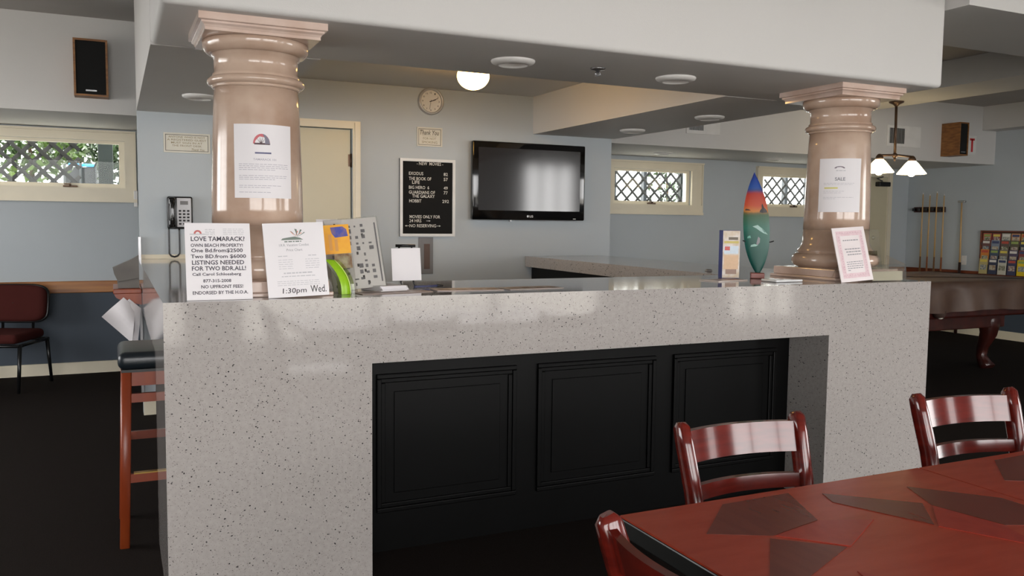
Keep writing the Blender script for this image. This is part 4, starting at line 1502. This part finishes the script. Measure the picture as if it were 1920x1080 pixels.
# ================================================================== TABLES AND CHAIRS IN FRONT
TZ = 0.75


def cafe_table(x0, x1, y0, y1, label, inlays):
    t = thing('cafe_table', label, 'table', ((x0 + x1) / 2, (y0 + y1) / 2, 0), group='cherry tables pushed together')
    MB().box(x0 + 0.002, x1 - 0.0015, y0, y1, TZ - 0.004, TZ).build('veneer_top', TABLEW, t)
    MB().bbox(x0, x1, y0 - 0.002, y1 + 0.002, TZ - 0.040, TZ - 0.0042, 0.003).build('edge_band', EDGEBLK, t)
    cx, cy = (x0 + x1) / 2, (y0 + y1) / 2
    MB().lathe([(0.045, 0.03), (0.045, 0.60), (0.06, 0.66), (0.06, TZ - 0.0405)], (cx, cy, 0), 20).build('pedestal', BLACKPL, t)
    m = MB()
    for k in range(4):
        a = PI / 4 + k * PI / 2
        m.tube([(cx, cy, 0.05), (cx + 0.33 * math.cos(a), cy + 0.33 * math.sin(a), 0.016)], [1, 0.7], flat=(0.022, 0.03), up=(0, 0, 1))
    m.build('foot_base', BLACKPL, t)
    for i, (pts_, mt) in enumerate(inlays):
        mm = MB().prism([(x, y, TZ - 0.002) for x, y in pts_], (0, 0, 0.0028 + 0.0003 * (i % 3)))
        mm.build('inlay', mt, t)
    return t


def spin(pts_, c, k):
    out = []
    for x, y in pts_:
        dx, dy = x - c[0], y - c[1]
        for _ in range(k):
            dx, dy = -dy, dx
        out.append((c[0] + dx, c[1] + dy))
    return out


def star(c, s=1.0):
    """pinwheel of dark and red kites round the table centre"""
    res = []
    A = [(-0.345, 0.285), (-0.20, 0.415), (-0.01, 0.418), (-0.08, 0.258), (-0.23, 0.225)]
    Bq = [(-0.245, 0.215), (-0.14, 0.122), (-0.33, 0.036), (-0.385, 0.06)]
    Dq = [(-0.225, 0.222), (-0.08, 0.252), (0.03, 0.212), (-0.13, 0.122)]
    for k in range(4):
        for pts_, mt in ((A, TABLED), (Bq, TABLED), (Dq, TABLER)):
            res.append((spin([(c[0] + s * x, c[1] + s * y) for x, y in pts_], c, k), mt))
    return res


cafe_table(0.79, 1.664, -2.44, -1.566, 'cherry inlaid square table nearest the camera', star((1.227, -2.003), 0.98))
cafe_table(1.666, 2.54, -2.44, -1.566, 'cherry inlaid square table cut off by the right edge', star((2.103, -2.003), 0.98))


def dining_chair(name, label, loc, rz):
    c = thing(name, label, 'chair', loc, rz, group='cherry chairs around the tables')
    L = True
    for s in (-1, 1):
        pts_ = [(s * 0.165, 0.235, 0.0), (s * 0.166, 0.205, 0.22), (s * 0.167, 0.192, 0.43), (s * 0.171, 0.198, 0.56), (s * 0.177, 0.222, 0.68), (s * 0.183, 0.255, 0.79), (s * 0.185, 0.268, 0.832), (s * 0.185, 0.272, 0.845)]
        MB().tube(pts_, [1, 1, 1, 1, 1, 1, 0.92, 0.5], flat=(0.016, 0.024), up=(1, 0, 0)).build('back_post', CHERRY, c, local=L)
        MB().tube([(s * 0.175, -0.19, 0.0), (s * 0.175, -0.19, 0.425)], [0.8, 1], flat=(0.019, 0.019), up=(1, 0, 0)).build('front_leg', CHERRY, c, local=L)
    for nm, z0, z1, y in (('top_rail', 0.745, 0.822, 0.256), ('lower_slat', 0.655, 0.690, 0.224)):
        rows_f, rows_b = [], []
        for k in range(13):
            a = -1 + k / 6
            bow = 0.030 * (1 - a * a)
            lean_ = 0.30
            x = a * (0.172 if z0 > 0.7 else 0.166)
            rows_f.append([Vector((x, y + bow - 0.009 + (z - (z0 + z1) / 2) * lean_, z)) for z in (z0, (z0 + z1) / 2, z1)])
            rows_b.append([Vector((x, y + bow + 0.009 + (z - (z0 + z1) / 2) * lean_, z)) for z in (z0, (z0 + z1) / 2, z1)])
        m = MB().grid(rows_f).grid(rows_b)
        m.grid([[f_[0], b2[0]] for f_, b2 in zip(rows_f, rows_b)], False).grid([[f_[2], b2[2]] for f_, b2 in zip(rows_f, rows_b)], False)
        m.build(nm, CHERRY, c, local=L)
    MB().bbox(-0.205, 0.205, -0.215, 0.178, 0.428, 0.472, 0.016, 3).build('seat', VINYL, c, local=L)
    m = MB().box(-0.16, 0.16, -0.200, -0.180, 0.37, 0.427).box(-0.15, 0.15, 0.185, 0.200, 0.37, 0.427)
    for s in (-1, 1):
        m.box(s * 0.175 - 0.010, s * 0.175 + 0.010, -0.17, 0.18, 0.37, 0.427)
    m.build('seat_rail', CHERRY, c, local=L)
    for s in (-1, 1):
        MB().box(s * 0.170 - 0.009, s * 0.170 + 0.009, -0.18, 0.20, 0.16, 0.185).build('stretcher', CHERRY, c, local=L)
    return c


dining_chair('dining_chair', 'cherry wooden chair between the near table and black counter panels', (1.335, -1.545, 0), math.radians(-2))
dining_chair('dining_chair', 'cherry wooden chair at the right before the counter corner', (2.205, -1.525, 0), math.radians(-6))
dining_chair('dining_chair', 'cherry wooden chair whose back post rises at the bottom edge', (0.905, -1.955, 0), math.radians(92))

# ================================================================== RIGHT SIDE: POOL TABLE, LAMP, CUES, BROCHURES
pt = thing('pool_table', 'mahogany pool table under a brown vinyl cover, beyond the counter', 'pool table', (6.7, 2.8, 0))
px0, px1, py0, py1 = 5.55, 7.95, 2.13, 3.47
MB().bbox(px0 + 0.08, px1 - 0.08, py0 + 0.08, py1 - 0.08, 0.52, 0.80, 0.02).build('cabinet', MAHOG, pt)
# draped cover with folds
N = 140
per = []
for k in range(N):
    t = k / N * 4
    i, f = int(t), t - int(t)
    cs_ = [(px0, py0), (px1, py0), (px1, py1), (px0, py1)]
    a, b_ = cs_[i], cs_[(i + 1) % 4]
    per.append((a[0] + (b_[0] - a[0]) * f, a[1] + (b_[1] - a[1]) * f, [(0, -1), (1, 0), (0, 1), (-1, 0)][i]))
rows = []
rng = random.Random(11)
ph_ = [rng.uniform(0, 6) for _ in range(4)]
for lv, (z, o, wv) in enumerate(((0.862, -0.10, 0), (0.860, -0.02, 0), (0.845, 0.0, 0.002), (0.78, 0.008, 0.010), (0.70, 0.016, 0.022), (0.595, 0.022, 0.032))):
    row = []
    for k, (x, y, n) in enumerate(per):
        wob = wv * (math.sin(k * 0.55 + ph_[0]) + 0.6 * math.sin(k * 1.3 + ph_[1]))
        zz = z + (0.010 * math.sin(k * 0.4 + ph_[2]) if lv == 5 else 0)
        row.append(Vector((x + n[0] * (o + wob), y + n[1] * (o + wob), zz)))
    row.append(row[0])
    rows.append(row)
m = MB().grid(rows)
m.add([tuple(p) for p in rows[0][:-1]], [tuple(range(N))])
m.build('cover', COVER, pt)
for x, y in ((7.42, 2.40), (6.08, 2.40), (7.42, 3.2), (6.08, 3.2)):
    d = 0.05
    pts_ = [(x, y, 0.54), (x, y - 0.035, 0.44), (x, y - 0.030, 0.33), (x, y + 0.02, 0.20), (x, y + 0.03, 0.11), (x, y - 0.01, 0.04), (x, y - 0.05, 0.0)]
    MB().tube(pts_, [1.5, 1.35, 1.05, 0.72, 0.66, 0.85, 0.95], flat=(0.065, 0.055), up=(1, 0, 0)).build('cabriole_leg', MAHOG, pt)
m = MB().bbox(5.95, 7.55, 2.30, 2.34, 0.40, 0.53, 0.01)
m.build('apron', MAHOG, pt)
MB().sphere((6.47, 2.155, 0.555), 0.028, 16, 10).build('pocket_ball', mat('ball_white', (226, 220, 206), 0.15), pt)
MB().lathe([(0.05, 0.05), (0.055, 0.02), (0.04, -0.01), (0.006, -0.022)], (6.47, 2.165, 0.555), 14, caps=False).build('pocket_net', mat('net_brown', (60, 40, 30), 0.8), pt)

# pendant lamp
pl_ = thing('pendant_lamp', 'bronze pendant lamp with two glowing cone shades over the pool table', 'lamp', (6.78, 3.0, 2.555))
MB().lathe([(0.07, 0.0), (0.066, -0.014), (0.03, -0.03), (0.012, -0.05)], (6.78, 3.0, 2.555), 24).build('canopy', BRONZE, pl_)
MB().cyl((6.78, 3.0, 2.51), (6.79, 3.0, 2.02), 0.013).build('rod', BRONZE, pl_)
m = MB().tube([(6.58, 3.0, 2.028), (6.79, 3.0, 2.040), (7.03, 3.0, 2.032)], 0.011, 8).sphere((6.79, 3.0, 2.035), 0.026, 14, 10).lathe([(0.014, 0), (0.008, -0.03), (0.001, -0.04)], (6.79, 3.0, 2.015), 10)
m.build('arm', BRONZE, pl_)
for x in (6.585, 7.03):
    MB().lathe([(0.012, 0.03), (0.024, 0.02), (0.036, 0.0), (0.038, -0.022)], (x, 3.0, 2.012), 20).build('socket', BRONZE, pl_)
    MB().lathe([(0.036, 0.0), (0.060, -0.024), (0.134, -0.120), (0.136, -0.128)], (x, 3.0, 1.990), 36, caps=False).build('glass_shade', SHADE, pl_)
    MB().sphere((x, 3.0, 1.872), 0.036, 18, 12).build('bulb', BULB, pl_)

# cue rack, cues
XR = X1
cr = thing('cue_rack', 'dark wooden cue rack on the right wall beside the far door', 'cue rack', (XR - 0.03, 4.80, 0.3))
MB().bbox(XR - 0.03, XR - 0.002, 4.56, 5.03, 1.53, 1.60, 0.008).build('back_bar', MAHOG, cr)
for y in (4.60, 4.71, 4.81, 4.92, 5.00):
    MB().bbox(XR - 0.075, XR - 0.0305, y - 0.018, y + 0.018, 1.545, 1.585, 0.008).build('clip', BLACKPL, cr)
MB().bbox(XR - 0.10, XR - 0.028, 4.50, 5.05, 0.28, 0.32, 0.008).build('bottom_ledge', MAHOG, cr)
for i, (y, zt, lb) in enumerate(((4.87, 1.765, 'pool cue nearest the far door in the rack'), (4.765, 1.745, 'second pool cue from the far door'),
                                 (4.66, 1.775, 'third and tallest pool cue in the rack'), (4.555, 1.74, 'pool cue at the rack end nearest the bridge stick'))):
    c = thing('pool_cue', lb, 'cue', (XR - 0.06, y, 0.3205), group='pool cues in the rack')
    MB().tube([(XR - 0.055, y, 0.95), (XR - 0.055, y - 0.0, zt)], [0.0105, 0.0065], 8).build('shaft', WOODM, c)
    MB().tube([(XR - 0.055, y, 0.3205), (XR - 0.055, y, 0.95)], [0.015, 0.0106], 8).build('butt', mat('cue_butt_%d' % i, (120 + 20 * (i % 2), 84, 50), 0.3), c)
    MB().cyl((XR - 0.055, y, zt), (XR - 0.055, y, zt + 0.02), 0.0065).build('tip', WHITE, c)
br = thing('bridge_stick', 'bridge stick with metal head leaning on the right wall', 'cue', (XR - 0.05, 4.30, 0.0))
MB().tube([(XR - 0.05, 4.29, 0.90), (XR - 0.03, 4.32, 1.655)], [0.012, 0.008], 8).build('shaft', WOODM, br)
MB().tube([(XR - 0.09, 4.27, 0.0), (XR - 0.05, 4.29, 0.90)], [0.020, 0.017], 10).build('handle', CUEBUTT, br)
MB().bbox(XR - 0.045, XR - 0.012, 4.27, 4.37, 1.65, 1.675, 0.006).build('bridge_head', STEEL, br)
sw = thing('light_switch', 'white switch plate on the right wall beside the bridge stick', 'switch', (XR, 4.27, 0.86))
MB().bbox(XR - 0.008, XR, 4.235, 4.305, 0.87, 0.985, 0.003).build('plate', WHITE, sw)
MB().bbox(XR - 0.013, XR - 0.008, 4.262, 4.278, 0.91, 0.945, 0.002).build('toggle', WHITE, sw)

# brochure rack on the right wall
bk = thing('brochure_rack', 'wooden framed wall rack full of brochures on the right wall', 'brochure rack', (XR - 0.05, 3.55, 0.76))
ry0, ry1, rz0, rz1 = 3.272, 4.01, 0.775, 1.285
MB().box(XR - 0.03, XR - 0.027, ry0, ry1, rz0, rz1).build('back_board', mat('rack_back', (60, 40, 30), 0.6), bk)
m = MB()
for (a, b_, c, d) in ((ry0, ry1, rz0 - 0.03, rz0), (ry0, ry1, rz1, rz1 + 0.02), (ry0 - 0.02, ry0, rz0 - 0.03, rz1 + 0.02), (ry1, ry1 + 0.02, rz0 - 0.03, rz1 + 0.02)):
    m.bbox(XR - 0.10 if d - c < 0.04 and c < rz0 else XR - 0.05, XR, a, b_, c, d, 0.004)
m.build('frame', REDRAIL, bk)
for r in range(3):
    MB().box(XR - 0.098 + 0.016 * (r + 1), XR - 0.095 + 0.016 * (r + 1), ry0, ry1, rz0 + 0.115 * (r + 1) + 0.01, rz0 + 0.115 * (r + 1) + 0.04).build('shelf_lip', CLEAR, bk)
cols_ = [[(190, 176, 120), (60, 66, 90), (206, 204, 190), (60, 62, 92), (226, 196, 20), (150, 60, 50), (80, 130, 150), (200, 190, 170)],
         [(210, 130, 50), (70, 84, 104), (120, 108, 100), (84, 74, 98), (130, 60, 60), (200, 160, 60), (60, 90, 70), (160, 120, 90)],
         [(110, 70, 66), (130, 142, 160), (96, 80, 70), (90, 84, 60), (50, 60, 78), (180, 90, 60), (70, 100, 140), (190, 180, 150)],
         [(190, 84, 66), (150, 50, 56), (188, 186, 172), (210, 150, 100), (196, 140, 60), (90, 120, 160), (150, 150, 90), (120, 70, 90)]]
words_c = {(226, 196, 20): 'bright yellow', (60, 62, 92): 'navy', (206, 204, 190): 'white', (60, 66, 90): 'dark blue', (190, 176, 120): 'tan'}
rown = ['bottom', 'second lowest', 'second highest', 'top']
coln = ['first', 'second', 'third', 'fourth', 'fifth', 'sixth', 'seventh', 'eighth']
for r in range(4):
    for c in range(6):
        y1_ = ry1 - 0.012 - c * 0.121
        z0_ = rz0 + 0.004 + r * 0.113
        hh = 0.185 if r < 3 else 0.155
        x = XR - 0.090 + r * 0.016
        b_ = thing('rack_brochure', '%s brochure in the %s row of the rack, %s from the cues' % (words_c.get(cols_[r][c], 'printed'), rown[r], coln[c]), 'brochure',
                   (x, y1_ - 0.055, z0_), group='brochures in the wall rack')
        F = Face((x, y1_, z0_), (0, -1, 0), (0.05, 0, 1), 0.108, hh)
        F.slab(MB(), 0.004).build('cover', mat('brochure_%d_%d' % (r, c), cols_[r][c], 0.4), b_)
        m = MB()
        F.rect(m, 0.010, 0.098, hh - 0.04, hh - 0.012)
        flatprint(m, 'title', mat('broch_t_%d' % ((r * 3 + c) % 5), [(226, 206, 90), (230, 226, 220), (60, 70, 110), (196, 80, 60), (150, 170, 90)][(r * 3 + c) % 5], 0.4), b_)
        m = MB()
        F.rect(m, 0.014, 0.094, 0.05, 0.11)
        flatprint(m, 'picture', mat('broch_p_%d' % ((r * 2 + c) % 4), [(90, 110, 130), (150, 120, 90), (80, 90, 60), (120, 70, 80)][(r * 2 + c) % 4], 0.4, nscale=50, rgb2=(196, 190, 170)), b_)

# ================================================================== OUTSIDE THE HIGH WINDOWS
def lattice(x0, x1, z0, z1, y, pitch, label, wd=0.034):
    t = thing('lattice_screen', label, 'lattice', ((x0 + x1) / 2, y, z0), group='garden lattice screens')
    H = z1 - z0
    for sgn in (1, -1):
        k0 = x0 - H
        n = int((x1 - x0 + H) / pitch) + 1
        for k in range(n + 1):
            xa = k0 + k * pitch          # at the low end (sgn=1) running up right
            p = [(xa, z0), (xa + H, z1)] if sgn == 1 else [(xa + H, z0), (xa, z1)]
            # clip to x0..x1
            (ax, az), (bx, bz) = p
            def at(x):
                return az + (bz - az) * (x - ax) / (bx - ax)
            xs = sorted((ax, bx))
            c0, c1 = max(xs[0], x0), min(xs[1], x1)
            if c1 - c0 < 0.03:
                continue
            q0, q1 = Vector((c0, y, at(c0))), Vector((c1, y, at(c1)))
            yy = y + (0.006 if sgn == 1 else -0.006)
            q0.y = q1.y = yy
            MB().tube([q0, q1], 1.0, flat=(wd / 2, 0.004), up=Vector((0, 1, 0)).cross(q1 - q0)).build('slat', LATT, t)
    return t


lattice(-2.2, -0.42, 1.2, 2.5, 6.0, 0.170, 'grey diagonal lattice outside the left window', 0.036)
lattice(4.9, 7.3, 1.3, 2.5, 6.1, 0.165, 'grey diagonal lattice outside the window beside the television wall', 0.030)
lattice(7.9, 10.2, 1.3, 2.5, 6.1, 0.165, 'grey diagonal lattice outside the window behind the surfboard', 0.030)


def post(x, y, w, material, label, h=2.6):
    t = thing('garden_post', label, 'post', (x, y, -0.06), group='posts outside the windows')
    MB().bbox(x - w / 2, x + w / 2, y - 0.04, y + 0.04, -0.06, h, 0.006).build('shaft', material, t)
    MB().bbox(x - w / 2 - 0.01, x + w / 2 + 0.01, y - 0.05, y + 0.05, h, h + 0.03, 0.006).build('cap', material, t)


post(-0.20, 6.0, 0.13, POSTG, 'dark green post outside the left window')
post(5.55, 6.2, 0.07, POSTW, 'grey post outside, leftmost in the window beside the television wall')
post(6.02, 6.2, 0.05, POSTW, 'thin grey post outside, middle of the window beside the television wall')
post(6.62, 6.2, 0.10, POSTG, 'greenish post outside, right in the window beside the television wall')
post(8.36, 6.2, 0.05, POSTW, 'thin grey post outside the window behind the surfboard')
post(8.80, 6.2, 0.12, POSTW, 'broad grey post outside near the right column')


def shrub(x, y, z0, rx, ry, rz, n, material, label, size=0.05, seed=1):
    r = random.Random(seed)
    t = thing('garden_shrub', label, 'shrub', (x, y, -0.06), group='shrubs outside the windows')
    m = MB()
    for _ in range(n):
        while True:
            p = Vector((r.uniform(-1, 1), r.uniform(-1, 1), r.uniform(-1, 1)))
            if 0.3 < p.length < 1:
                break
        c = Vector((x + p.x * rx, y + p.y * ry, z0 + p.z * rz))
        a = Vector((r.uniform(-1, 1), r.uniform(-1, 1), r.uniform(-1, 1))).normalized()
        b_ = a.cross(Vector((r.uniform(-1, 1), r.uniform(-1, 1), r.uniform(-1, 1)))).normalized()
        s = size * r.uniform(0.6, 1.3)
        m.add([c - a * s, c - b_ * s * 0.45, c + a * s, c + b_ * s * 0.45], [(0, 1, 2, 3)])
    m.recalc = False
    o = m.build('foliage', material, t)
    o['kind'] = 'stuff'
    MB().tube([(x, y, -0.06), (x + 0.05, y, z0 * 0.6), (x, y, z0)], [0.05, 0.035, 0.015], 8).build('stem', mat('bark', (84, 66, 50), 0.9), t)


shrub(-0.95, 7.5, 2.25, 0.62, 0.35, 0.55, 1100, LEAF, 'bright green leafy shrub beyond the lattice in the left window', 0.06, 1)
shrub(-0.02, 6.9, 2.1, 0.30, 0.35, 0.8, 1500, LEAF2, 'dark green leafy shrub at the right side of the left window', 0.05, 2)
shrub(-2.15, 7.9, 1.7, 0.45, 0.35, 0.6, 350, LEAF, 'sparse green shrub at the left side of the left window', 0.06, 3)
shrub(-0.55, 9.6, 2.5, 0.55, 0.4, 0.6, 900, LEAF2, 'dark leafy shrub far behind the blue edged screen', 0.07, 6)
shrub(8.15, 7.9, 2.35, 0.3, 0.3, 0.45, 120, LEAF2, 'small leafy shrub outside beside the surfboard tip', 0.05, 4)
shrub(7.15, 7.3, 2.0, 0.3, 0.3, 0.6, 220, LEAF2, 'leafy shrub outside the right side of the window beside the television wall', 0.05, 5)
um = thing('garden_screen', 'pale garden screen with a blue top rail seen through the left window', 'screen', (-0.6, 8.5, -0.06))
MB().bbox(-0.66, -0.30, 8.48, 8.52, 0.6, 1.945, 0.01).build('panel', mat('pale_canvas', (50, 52, 54), 0.7), um)
MB().bbox(-0.62, -0.30, 8.46, 8.54, 1.95, 1.985, 0.01).build('blue_rail', UMBB, um)
for x in (-0.66, -0.49, -0.32):
    MB().cyl((x, 8.47, -0.06), (x, 8.47, 1.99), 0.018).build('upright', mat('upright_dark', (40, 44, 44), 0.6), um)
